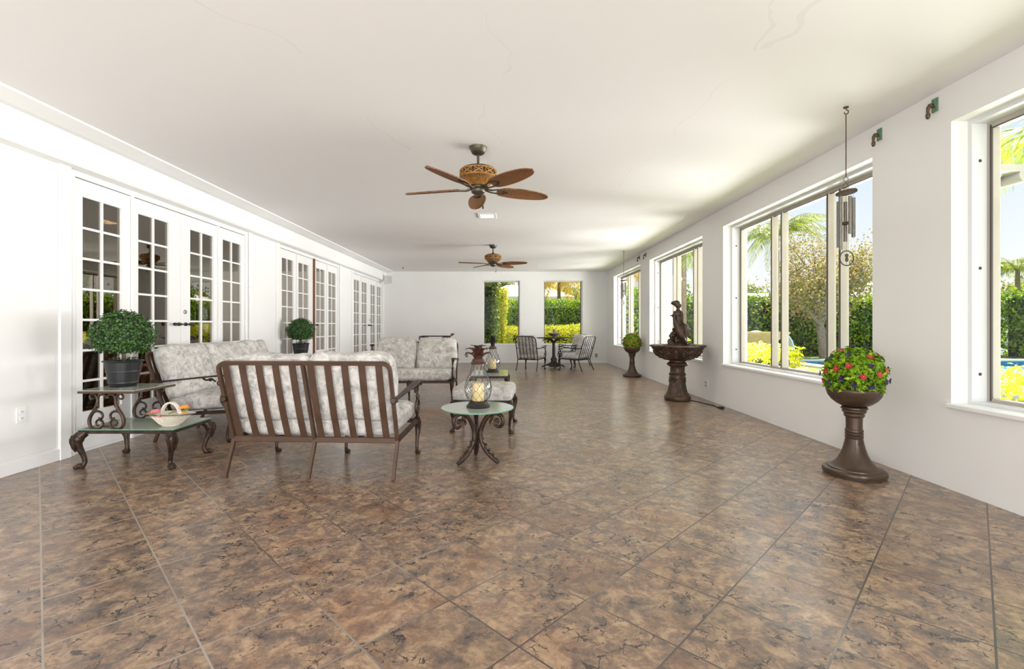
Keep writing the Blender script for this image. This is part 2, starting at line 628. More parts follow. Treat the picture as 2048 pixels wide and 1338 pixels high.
M['speaker'] = mat('speaker_grey', (0.55, 0.54, 0.52), 0.6)
M['stone_vase'] = m_metal('grey_stone', (0.16, 0.15, 0.145), (0.26, 0.25, 0.24), 0.6, 0.0, 30)
M['house_wall'] = mat('house_wall', (0.80, 0.78, 0.72), 0.7)
M['house_roof'] = mat('white_roof', (0.86, 0.84, 0.80), 0.6)
M['coping'] = mat('pool_coping', (0.78, 0.70, 0.60), 0.6)
M['bowl_stone'] = m_metal('sandstone_bowl', (0.62, 0.42, 0.20), (0.72, 0.52, 0.28), 0.7, 0.0, 6)
M['tan_leather'] = mat('tan_leather', (0.42, 0.20, 0.075), 0.5)
M['dark_wood'] = mat('dark_wood', (0.05, 0.028, 0.018), 0.4)
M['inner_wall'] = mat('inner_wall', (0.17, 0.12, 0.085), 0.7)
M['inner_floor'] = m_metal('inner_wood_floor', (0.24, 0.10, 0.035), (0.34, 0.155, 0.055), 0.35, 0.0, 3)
M['curtain'] = mat('curtain_cloth', (0.20, 0.165, 0.12), 0.8)
M['palmtrunk'] = m_metal('palm_trunk', (0.160, 0.116, 0.084), (0.288, 0.224, 0.168), 0.85, 0.0, 12)
M['branch'] = m_metal('pale_bark', (0.24, 0.17, 0.12), (0.42, 0.32, 0.25), 0.8, 0.0, 14)

def m_fabric():
    m = mat('floral_fabric', (0.6, 0.58, 0.55), 0.85, spec=0.15)
    t = NT(m)
    co = t.coord()
    wv = t.n('VectorMath', operation='MULTIPLY_ADD')
    t.l(t.noise(co, 9, 3, 0.5).outputs['Color'], wv.inputs[0]); wv.inputs[1].default_value = (0.10, 0.10, 0.10); t.l(co, wv.inputs[2])
    vo = t.n('TexVoronoi', feature='SMOOTH_F1'); vo.inputs['Scale'].default_value = 15; t.l(wv.outputs[0], vo.inputs['Vector'])
    n1 = t.noise(wv.outputs[0], 15, 4, 0.6, 0.8)
    n2 = t.noise(co, 42, 4, 0.65, 0.6)
    n3 = t.noise(co, 5, 3, 0.5)
    c = t.ramp(n1.outputs[0], [(0.33, (0.35, 0.34, 0.325)), (0.45, (0.47, 0.455, 0.43)), (0.54, (0.58, 0.56, 0.53)), (0.66, (0.68, 0.66, 0.63))])
    c = t.mix(t.math('MULTIPLY', t.ramp(vo.outputs['Distance'], [(0.25, (1, 1, 1)), (0.42, (0, 0, 0))]), 0.25), c, (0.70, 0.68, 0.645))
    dk = t.math('MULTIPLY', t.ramp(n2.outputs[0], [(0.55, (0, 0, 0)), (0.64, (1, 1, 1))]), t.ramp(n3.outputs[0], [(0.48, (0, 0, 0)), (0.58, (1, 1, 1))]))
    c = t.mix(t.math('MULTIPLY', dk, 0.5), c, (0.18, 0.178, 0.175))
    c = t.mix(t.math('MULTIPLY', t.ramp(t.noise(co, 7, 2).outputs[0], [(0.5, (0, 0, 0)), (0.64, (1, 1, 1))]), 0.20), c, (0.52, 0.45, 0.39))
    t.base(c)
    t.bump(t.noise(co, 25, 5, 0.6).outputs[0], 0.35, 0.008)
    return m
M['fabric'] = m_fabric()

def m_pane(name, tint, ior_boost=1.0, rough=0.0, mirror=(0.95, 0.96, 0.95)):
    """thin window pane: fresnel mix of clear transmission and mirror reflection"""
    m = bpy.data.materials.new(name)
    m.use_nodes = True
    t = m.node_tree
    t.nodes.clear()
    out = t.nodes.new('ShaderNodeOutputMaterial')
    mx = t.nodes.new('ShaderNodeMixShader')
    tr = t.nodes.new('ShaderNodeBsdfTransparent'); tr.inputs[0].default_value = (*tint, 1)
    gl = t.nodes.new('ShaderNodeBsdfGlossy'); gl.inputs['Roughness'].default_value = rough
    gl.inputs['Color'].default_value = (*mirror, 1)
    fr = t.nodes.new('ShaderNodeLayerWeight')
    pw = t.nodes.new('ShaderNodeMath'); pw.operation = 'POWER'; pw.inputs[1].default_value = 5.0
    t.links.new(fr.outputs['Facing'], pw.inputs[0])
    ma = t.nodes.new('ShaderNodeMath'); ma.operation = 'MULTIPLY_ADD'; ma.inputs[1].default_value = 0.96; ma.inputs[2].default_value = 0.04
    t.links.new(pw.outputs[0], ma.inputs[0])
    mu = t.nodes.new('ShaderNodeMath'); mu.operation = 'MULTIPLY'; mu.use_clamp = True
    mu.inputs[1].default_value = ior_boost
    t.links.new(ma.outputs[0], mu.inputs[0])
    t.links.new(mu.outputs[0], mx.inputs[0])
    t.links.new(tr.outputs[0], mx.inputs[1])
    t.links.new(gl.outputs[0], mx.inputs[2])
    t.links.new(mx.outputs[0], out.inputs[0])
    return m
M['pane'] = m_pane('clear_window_glass', (0.96, 0.975, 0.97), 0.35)
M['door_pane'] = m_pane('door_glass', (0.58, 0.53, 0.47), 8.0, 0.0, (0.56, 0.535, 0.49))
def m_milky():
    m = mat('table_glass', (0.58, 0.61, 0.53), 0.12, spec=0.6)
    t = NT(m)
    tr = t.n('BsdfTransparent'); tr.inputs[0].default_value = (0.80, 0.88, 0.80, 1)
    mx = t.n('MixShader'); mx.inputs[0].default_value = 0.6
    t.l(tr.outputs[0], mx.inputs[1]); t.l(t.b.outputs[0], mx.inputs[2])
    t.l(mx.outputs[0], t.out.inputs[0])
    return m
M['table_glass'] = m_milky()
M['lantern_glass'] = m_pane('lantern_glass', (0.93, 0.94, 0.92), 1.6)
M['green_edge'] = mat('green_glass_edge', (0.12, 0.30, 0.20), 0.15)

def m_frosted():
    m = mat('frosted_green_glass', (0.42, 0.475, 0.41), 0.10, spec=0.9)
    return m
M['frost'] = m_frosted()

def m_leaf(name, cols, trans=0.35, rough=0.45):
    m = mat(name, cols[0], rough, spec=0.35)
    t = NT(m)
    g = t.n('NewGeometry')
    k = len(cols)
    c = t.ramp(g.outputs['Random Per Island'], [(i / max(k - 1, 1), cc) for i, cc in enumerate(cols)])
    t.base(c)
    tl = t.n('BsdfTranslucent')
    t.l(t.mix(1.0, c, (1.35, 1.25, 0.55), 'MULTIPLY'), tl.inputs[0])
    mx = t.n('MixShader')
    mx.inputs[0].default_value = trans
    t.l(t.b.outputs[0], mx.inputs[1]); t.l(tl.outputs[0], mx.inputs[2])
    t.l(mx.outputs[0], t.out.inputs[0])
    return m
M['boxwood'] = m_leaf('boxwood_leaf', [(0.016, 0.045, 0.012), (0.035, 0.085, 0.022), (0.06, 0.13, 0.04), (0.10, 0.25, 0.03)], 0.12, 0.35)
M['basket_leaf'] = m_leaf('lime_leaf', [(0.08, 0.18, 0.008), (0.21, 0.38, 0.012), (0.36, 0.54, 0.02)], 0.15)
M['hedge'] = m_leaf('hedge_leaf', [(0.05, 0.13, 0.006), (0.15, 0.29, 0.008), (0.29, 0.45, 0.012), (0.46, 0.58, 0.03)], 0.4)
M['hedge_dark'] = m_leaf('dark_hedge_leaf', [(0.03, 0.065, 0.010), (0.07, 0.13, 0.014), (0.13, 0.21, 0.015), (0.34, 0.36, 0.03)], 0.25)
M['yellow_shrub'] = m_leaf('golden_shrub_leaf', [(0.24, 0.30, 0.006), (0.56, 0.62, 0.010), (0.70, 0.70, 0.015), (0.55, 0.38, 0.12)], 0.35)
M['palm'] = m_leaf('palm_leaf', [(0.12, 0.19, 0.02), (0.26, 0.34, 0.03), (0.46, 0.47, 0.08)], 0.35)
M['palm_gold'] = m_leaf('dry_palm_leaf', [(0.52, 0.34, 0.03), (0.74, 0.52, 0.06), (0.40, 0.38, 0.05)], 0.35)
M['bush'] = m_leaf('flowering_leaf', [(0.16, 0.22, 0.03), (0.36, 0.34, 0.07), (0.50, 0.34, 0.16), (0.62, 0.46, 0.32)], 0.3)
M['tree'] = m_leaf('tree_leaf', [(0.10, 0.17, 0.04), (0.22, 0.28, 0.07), (0.42, 0.38, 0.12)], 0.35)
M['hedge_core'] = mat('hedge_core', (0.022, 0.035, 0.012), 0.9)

def m_weave():
    m = mat('rattan_weave', (0.26, 0.11, 0.045), 0.5)
    t = NT(m)
    co = t.coord()
    br = t.n('TexBrick')
    br.inputs['Scale'].default_value = 24
    br.inputs['Mortar Size'].default_value = 0.035
    br.inputs['Color1'].default_value = (0.36, 0.165, 0.062, 1)
    br.inputs['Color2'].default_value = (0.25, 0.105, 0.040, 1)
    br.inputs['Mortar'].default_value = (0.055, 0.022, 0.012, 1)
    t.l(co, br.inputs['Vector'])
    t.base(br.outputs['Color'])
    t.bump(br.outputs['Fac'], -0.5, 0.006)
    return m
M['weave'] = m_weave()

def m_reed():
    m = mat('amber_reed', (0.40, 0.19, 0.035), 0.45)
    t = NT(m)
    t.base(t.ramp(t.noise(t.coord(), 45, 4).outputs[0], [(0.35, (0.26, 0.105, 0.015)), (0.65, (0.50, 0.25, 0.05))]))
    return m
M['reed'] = m_reed()

def m_candle():
    m = mat('ivory_candle', (0.86, 0.66, 0.34), 0.5)
    b = m.node_tree.nodes['Principled BSDF']
    b.inputs['Subsurface Weight'].default_value = 0.2
    b.inputs['Subsurface Radius'].default_value = (0.02, 0.012, 0.006)
    return m
M['candle'] = m_candle()

def m_emit(name, col, s):
    m = mat(name, col)
    b = m.node_tree.nodes['Principled BSDF']
    b.inputs['Emission Color'].default_value = (*col, 1)
    b.inputs['Emission Strength'].default_value = s
    return m
M['bulb'] = m_emit('lit_downlight', (1.0, 0.86, 0.55), 1.6)

def m_water():
    m = mat('pool_water', (0.10, 0.50, 0.62), 0.06)
    t = NT(m)
    n1 = t.noise(t.coord(), 3.0, 3)
    t.base(t.ramp(n1.outputs[0], [(0.4, (0.07, 0.42, 0.56)), (0.6, (0.28, 0.68, 0.76))]))
    t.bump(n1.outputs[0], 0.15, 0.05)
    return m
M['water'] = m_water()
M['jet'] = mat('falling_water', (0.85, 0.88, 0.90), 0.2)

def m_pooltile():
    m = mat('pool_tile', (0.03, 0.16, 0.30), 0.25)
    t = NT(m)
    br = t.n('TexBrick'); br.inputs['Scale'].default_value = 9
    br.inputs['Color1'].default_value = (0.02, 0.13, 0.26, 1); br.inputs['Color2'].default_value = (0.04, 0.22, 0.36, 1)
    br.inputs['Mortar'].default_value = (0.10, 0.25, 0.33, 1)
    t.l(t.coord(), br.inputs['Vector']); t.base(br.outputs['Color'])
    return m
M['pooltile'] = m_pooltile()

def m_ground():
    m = mat('garden_ground', (0.16, 0.20, 0.05), 0.9)
    t = NT(m)
    n1 = t.noise(t.coord(), 1.2, 6, 0.7)
    t.base(t.ramp(n1.outputs[0], [(0.38, (0.20, 0.15, 0.09)), (0.52, (0.15, 0.22, 0.05)), (0.68, (0.30, 0.38, 0.08))]))
    return m
M['ground'] = m_ground()
# ------------------------------------------------------------------ room shell
XL, XR, YB, H = -4.0, 3.258, 15.24, 2.97
YF = -3.0

def struct(name, mb, m, parent=None, smooth=0):
    o = mb.build(name, m, parent, smooth)
    if not parent:
        o['kind'] = 'structure'
    return o

struct('floor', MB().box(-4.14, 3.62, YF, 15.5, -0.12, 0.0), M['tile'])
struct('ceiling', MB().box(-4.2, 3.62, YF, 15.5, H, H + 0.12), M['ceiling'])
struct('roof', MB().box(-4.6, 5.15, YF - 0.2, 16.65, 3.5, 3.66), M['house_roof'])

# right wall with four openings
ZS, ZT = 0.63, 2.70
mb = MB()
ys = [YF] + [q for ab in WIN_R for q in ab] + [15.5]
for i in range(0, len(ys), 2):
    mb.box(XR, 3.62, ys[i], ys[i + 1], 0, H)
for a, b in WIN_R:
    mb.box(XR, 3.62, a, b, 0, ZS)
    mb.box(XR, 3.62, a, b, ZT, H)
mb.box(3.30, 3.62, YF, 15.5, H + 0.12, 3.5)
struct('wall_right', mb, M['wall'])

# back wall with two openings
WIN_B = [(-0.76, 0.436, 0.60, 2.67), (1.196, 2.47, 0.60, 2.67)]
mb = MB()
xs = [-4.2, WIN_B[0][0], WIN_B[0][1], WIN_B[1][0], WIN_B[1][1], XR]
for i in range(0, 6, 2):
    mb.box(xs[i], xs[i + 1], YB, 15.5, 0, H)
for x0, x1, z0, z1 in WIN_B:
    mb.box(x0, x1, YB, 15.5, 0, z0)
    mb.box(x0, x1, YB, 15.5, z1, H)
struct('wall_back', mb, M['wall'])
struct('baseboard_back', MB().bbox(-3.9, XR - 0.002, YB - 0.012, YB, 0, 0.07), M['trim'])

# left wall: piers between the three french door units, header fascia, crown
G0 = [4.455, 8.405, 12.375]
mb = MB()
ed = [YF]
for g in G0:
    ed += [g - 0.19, g + 2.85]
ed.append(15.3)
for i in range(0, len(ed), 2):
    if ed[i + 1] > ed[i]:
        mb.box(-4.22, XL, ed[i], ed[i + 1], 0, H)
for g in G0:
    mb.box(-4.22, XL, g - 0.19, min(g + 2.85, YB), 2.66, H)
struct('wall_left', mb, M['wall'])
prof = [(-3.667, 2.97), (-3.67, 2.955), (-3.82, 2.915), (-3.885, 2.915), (-3.885, 2.675), (-3.90, 2.655), (-4.01, 2.645), (-4.01, 2.97)]
struct('trim_crown', MB().prism(prof, YF, YB, 'xz'), M['trim'])
mb = MB().bbox(XL, XL + 0.018, YF, G0[0] - 0.27, 0, 0.105)
for a, b in ((G0[0] + 2.93, G0[1] - 0.27), (G0[1] + 2.93, G0[2] - 0.27)):
    mb.bbox(XL, XL + 0.018, a, b, 0, 0.105)
struct('baseboard_left', mb, M['trim'])
mb = MB().bbox(XL, XL + 0.008, YF, G0[0] - 0.30, 0.12, 2.60)
struct('trim_panel', mb, M['wall'])

# ------------------------------------------------------------------ french doors
def leaf_mesh(y0, y1, g0, g1):
    mb = MB()
    x0, x1, z0, z1, gz0, gz1 = -4.067, -4.022, 0.03, 2.585, 0.383, 2.427
    mb.box(x0, x1, y0, g0, z0, z1).box(x0, x1, g1, y1, z0, z1)
    mb.box(x0, x1, g0, g1, z0, gz0).box(x0, x1, g0, g1, gz1, z1)
    c = (g0 + g1) / 2
    mb.box(x0 + 0.006, x1 - 0.008, c - 0.011, c + 0.011, gz0, gz1)
    for k in range(1, 7):
        z = gz0 + (gz1 - gz0) * k / 7
        mb.box(x0 + 0.007, x1 - 0.0095, g0, c - 0.0112, z - 0.011, z + 0.011).box(x0 + 0.007, x1 - 0.0095, c + 0.0112, g1, z - 0.011, z + 0.011)
    # kick panel moulding
    mb.box(x1, x1 + 0.005, y0 + 0.09, y1 - 0.09, 0.09, 0.11).box(x1, x1 + 0.005, y0 + 0.09, y1 - 0.09, 0.26, 0.28)
    return mb

def hinge(y, z):
    return MB().lathe([(0.0, -0.05), (0.008, -0.05), (0.008, 0.05), (0.0, 0.05)], 8, (-4.012, y, z))

def door_unit(name):
    r = structure_root(name, (0, G0[0], 0))
    fr = MB()
    for a, b in ((-0.19, -0.095), (0.568, 0.597), (2.078, 2.097), (2.755, 2.85)):
        fr.box(-4.10, -4.005, a, b, 0, 2.66 if abs(a) > 2.7 or a < 0 else 2.592)
    fr.box(-4.10, -4.006, -0.095, 2.755, 2.592, 2.66)
    fr.box(-4.10, -4.03, -0.095, 2.755, 0.0, 0.026)
    # casing, proud of the wall
    fr.bbox(-4.0, -3.975, -0.27, -0.16, 0, 2.66).bbox(-4.0, -3.975, 2.82, 2.90, 0, 2.66)
    fr.build('door_frame', M['trim'], r, 0)
    spec = [(-0.088, 0.562, 0.0, 0.455), (0.602, 1.336, 0.673, 1.143), (1.340, 2.072, 1.515, 1.99), (2.103, 2.748, 2.20, 2.66)]
    for i, (y0, y1, g0, g1) in enumerate(spec):
        lf = leaf_mesh(y0, y1, g0, g1).build('door_leaf', M['trim'], r, 0)
        MB().box(-4.050, -4.046, g0, g1, 0.383, 2.427).build('glass', M['door_pane'], lf, 0)
        hy = y0 - 0.004 if i != 3 else y1 + 0.004
        if i == 2: hy = y1 + 0.004
        for z in (0.42, 1.25, 2.2):
            hinge(hy, z).build('hinge', M['trim'], lf)
        if i == 1:
            # lever pointing along the door face, turned like a baluster
            p = [(0.0, -0.002), (0.018, 0.0), (0.024, 0.012), (0.018, 0.026), (0.008, 0.030)]
            mb = MB().lathe(p, 14, (-4.022, 1.295, 1.222), axis='x')
            q = [(0.006, 0.03), (0.010, 0.01), (0.017, -0.02), (0.019, -0.05), (0.014, -0.08), (0.008, -0.092), (0.014, -0.097), (0.021, -0.115), (0.018, -0.132), (0.0, -0.138)]
            mb.lathe(q[::-1], 12, (-3.975, 1.295, 1.222), axis='y')
            mb.tube([(-4.0, 1.295, 1.222), (-3.975, 1.295, 1.222)], 0.010)
            mb.build('handle', M['handle'], lf)
        if i == 2:
            p = [(0.0, -0.002), (0.018, 0.0), (0.024, 0.012), (0.018, 0.026), (0.008, 0.030)]
            mb = MB().lathe(p, 14, (-4.022, 1.415, 1.222), axis='x')
            q = [(0.006, -0.02), (0.010, 0.0), (0.018, 0.03), (0.019, 0.06), (0.013, 0.09), (0.0, 0.10)]
            mb.lathe(q, 12, (-3.975, 1.415, 1.222), axis='y')
            mb.tube([(-4.0, 1.415, 1.222), (-3.975, 1.415, 1.222)], 0.010)
            mb.build('handle', M['handle'], lf)
            MB().lathe([(0.0, 0), (0.026, 0), (0.024, 0.01), (0.012, 0.014), (0.0, 0.014)], 16, (-4.022, 1.415, 1.375), axis='x').build('lock', M['nickel'], lf)
    return r

door1 = door_unit('door_1')
door2 = copy_tree(door1); door2.name = 'door_2'; door2.location = (0, G0[1], 0)
door3 = copy_tree(door1); door3.name = 'door_3'; door3.location = (0, G0[2], 0)
# the middle pair stands slightly ajar: bare brown edge of the passive leaf
MB().bbox(-4.022, -3.980, 1.343, 1.372, 0.03, 2.60, 0.003).build('leaf_edge', M['brown_wood'], door2, 0)

# room beyond the doors
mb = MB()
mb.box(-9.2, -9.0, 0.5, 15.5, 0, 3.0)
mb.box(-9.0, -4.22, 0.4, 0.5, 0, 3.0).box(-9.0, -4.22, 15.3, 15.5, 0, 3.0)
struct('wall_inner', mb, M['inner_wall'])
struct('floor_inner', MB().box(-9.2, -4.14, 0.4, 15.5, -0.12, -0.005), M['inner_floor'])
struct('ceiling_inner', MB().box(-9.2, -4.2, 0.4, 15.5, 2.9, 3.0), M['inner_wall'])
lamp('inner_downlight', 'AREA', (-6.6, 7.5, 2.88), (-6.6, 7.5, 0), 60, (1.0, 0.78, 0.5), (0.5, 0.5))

# ------------------------------------------------------------------ windows
def right_window(i, a, b):
    r = structure_root('window_%d' % i)
    f = MB()
    for y0, y1 in ((a, a + 0.03), (b - 0.03, b)):
        f.box(3.38, 3.50, y0, y1, ZS + 0.003, ZT)
    f.box(3.379, 3.499, a + 0.03, b - 0.03, ZT - 0.03, ZT).box(3.379, 3.499, a + 0.03, b - 0.03, ZS + 0.003, ZS + 0.02)
    f.build('window_frame', M['winframe'], r, 0)
    s = MB()
    for y0, y1 in ((a + 0.03, a + 0.055), (b - 0.055, b - 0.03)):
        s.box(3.49, 3.56, y0, y1, ZS + 0.02, ZT - 0.03)
    s.box(3.49, 3.56, a + 0.055, b - 0.055, ZT - 0.07, ZT - 0.03)
    s.box(3.49, 3.56, a + 0.055, b - 0.055, ZS + 0.02, ZS + 0.045)
    s.build('sash', M['cream'], r, 0)
    t = MB()
    for y in (a + 0.057, b - 0.057):
        t.box(3.488, 3.50, y - 0.006, y + 0.006, ZS + 0.03, ZT - 0.05)
    t.box(3.488, 3.50, a + 0.055, b - 0.055, ZT - 0.078, ZT - 0.07)
    t.build('seal', M['steel_dark'], r, 0)
    for d in (0.91, 1.13, 1.98, 2.17):
        y = b - d * (b - a) / 2.88
        p = MB().box(3.47, 3.555, y - 0.016, y + 0.016, ZS + 0.045, ZT - 0.07).build('mullion', M['cream'], r, 0)
        MB().box(3.461, 3.470, y - 0.013, y - 0.001, ZS + 0.045, ZT - 0.07).build('weather_strip', M['steel_dark'], p, 0)
    MB().box(3.525, 3.53, a + 0.05, b - 0.05, ZS + 0.04, ZT - 0.06).build('pane', M['pane'], r, 0)
    MB().bbox(3.23, 3.40, a - 0.02, b + 0.02, ZS - 0.03, ZS + 0.003, 0.005).build('window_sill', M['trim'], r, 0)
    for z in (0.85, 1.62, 2.4):
        MB().ball((3.44, b - 0.03, z), (0.012, 0.006, 0.012), 10, 6).build('screw', M['screw'], r)
    return r
for i, (a, b) in enumerate(WIN_R):
    right_window(i + 1, a, b)

def back_window(i, x0, x1, z0, z1):
    r = structure_root('window_%d' % i)
    f = MB()
    f.box(x0, x0 + 0.035, YB + 0.08, YB + 0.2, z0, z1).box(x1 - 0.035, x1, YB + 0.08, YB + 0.2, z0, z1)
    f.box(x0 + 0.035, x1 - 0.035, YB + 0.081, YB + 0.199, z0, z0 + 0.03).box(x0 + 0.035, x1 - 0.035, YB + 0.081, YB + 0.199, z1 - 0.03, z1)
    f.build('window_frame', M['winframe'], r, 0)
    t = MB()
    t.box(x0 + 0.035, x0 + 0.055, YB + 0.1, YB + 0.14, z0 + 0.03, z1 - 0.03).box(x1 - 0.055, x1 - 0.035, YB + 0.1, YB + 0.14, z0 + 0.03, z1 - 0.03)
    t.build('seal', M['steel_dark'], r, 0)
    MB().box(x0 + 0.03, x1 - 0.03, YB + 0.13, YB + 0.135, z0 + 0.02, z1 - 0.02).build('pane', M['pane'], r, 0)
    MB().bbox(x0 - 0.03, x1 + 0.03, YB - 0.025, YB + 0.08, z0 - 0.03, z0 + 0.003, 0.005).build('window_sill', M['trim'], r, 0)
for i, q in enumerate(WIN_B):
    back_window(i + 5, *q)
# ------------------------------------------------------------------ patio seating
BZ0, BZ1, BY0, BY1 = 0.285, 0.915, 0.30, 0.505      # back: height and lean
LEAN = math.atan2(BY1 - BY0, BZ1 - BZ0)

def claw(mb, x, y, s=1.0):
    mb.ball((x, y - 0.004 * s, 0.020 * s), (0.024 * s, 0.028 * s, 0.020 * s), 10, 6)
    for dx in (-0.016, 0, 0.016):
        mb.ball((x + dx * s, y - 0.026 * s, 0.012 * s), (0.009 * s, 0.014 * s, 0.012 * s), 8, 5)
    return mb

def cabriole(mb, x, y, h, out, s=1.0, seg=10):
    """curved leg; out = unit 2d direction the knee bulges to"""
    ox, oy = out
    prof = [(0.0, 1.0, 0.030), (0.030, 0.90, 0.034), (0.042, 0.78, 0.031), (0.036, 0.62, 0.024), (0.016, 0.42, 0.017), (0.004, 0.25, 0.0145), (0.004, 0.14, 0.015), (0.020, 0.05, 0.020), (0.026, 0.025, 0.020)]
    pts = cr([(x + ox * d * s, y + oy * d * s, h * q) for d, q, r in prof], 4)
    rad = [v * s for v in crs([r for d, q, r in prof], 4)]
    mb.tube(pts, rad, seg)
    mb.ball((x + ox * 0.030 * s, y + oy * 0.030 * s, 0.018 * s), (0.026 * s, 0.026 * s, 0.018 * s), 10, 6)
    for a in (-0.6, 0, 0.6):
        c, sn = math.cos(a), math.sin(a)
        dx, dy = ox * c - oy * sn, ox * sn + oy * c
        mb.ball((x + ox * 0.03 * s + dx * 0.024 * s, y + oy * 0.03 * s + dy * 0.024 * s, 0.012 * s), (0.011 * s, 0.011 * s, 0.012 * s), 8, 5)
    return mb

def arm_scroll(mb, x, y, z0, z1):
    """cast scrollwork under an arm's front end, in the YZ plane"""
    ax, ay = (0, 1, 0), (0, 0, 1)
    H_ = z1 - z0
    def P(a, b): return (x, y + a * 1.4, z0 + b * H_)
    mb.tube(cr([P(0.0, 1.0), P(-0.022, 0.86), P(0.002, 0.72), P(0.024, 0.64), P(0.004, 0.58)], 5), 0.010, 8)
    mb.tube(cr([P(0.0, 0.60), P(0.035, 0.46), P(0.040, 0.28), P(0.010, 0.12), P(-0.008, 0.0)], 5), 0.011, 8)
    mb.tube(cr([P(0.0, 0.60), P(-0.036, 0.46), P(-0.042, 0.28), P(-0.016, 0.12), P(-0.008, 0.0)], 5), 0.011, 8)
    mb.tube(spiral(P(0.012, 0.36), 0.022, 0.006, 0.5, 1.2, 18, ax, ay), 0.007, 6)
    mb.tube(spiral(P(-0.014, 0.22), 0.020, 0.006, 3.4, 1.2, 18, ax, ay), 0.007, 6)
    mb.ball(P(-0.030, 0.62), 0.014, 8, 6).ball(P(0.0, 0.60), 0.016, 8, 6)
    # leafy curl running back under the rail
    mb.tube(spiral(P(0.055, 0.82), 0.030, 0.008, 1.8, 1.3, 20, ax, ay), 0.008, 6)
    mb.tube(cr([P(0.08, 0.86), P(0.115, 0.94), P(0.15, 0.90), P(0.18, 0.97), P(0.22, 0.99)], 4), [0.009, 0.011, 0.009, 0.008, 0.004], 6)
    mb.ball(P(0.12, 0.90), (0.008, 0.02, 0.012), 8, 6).ball(P(0.165, 0.93), (0.007, 0.018, 0.010), 8, 6)

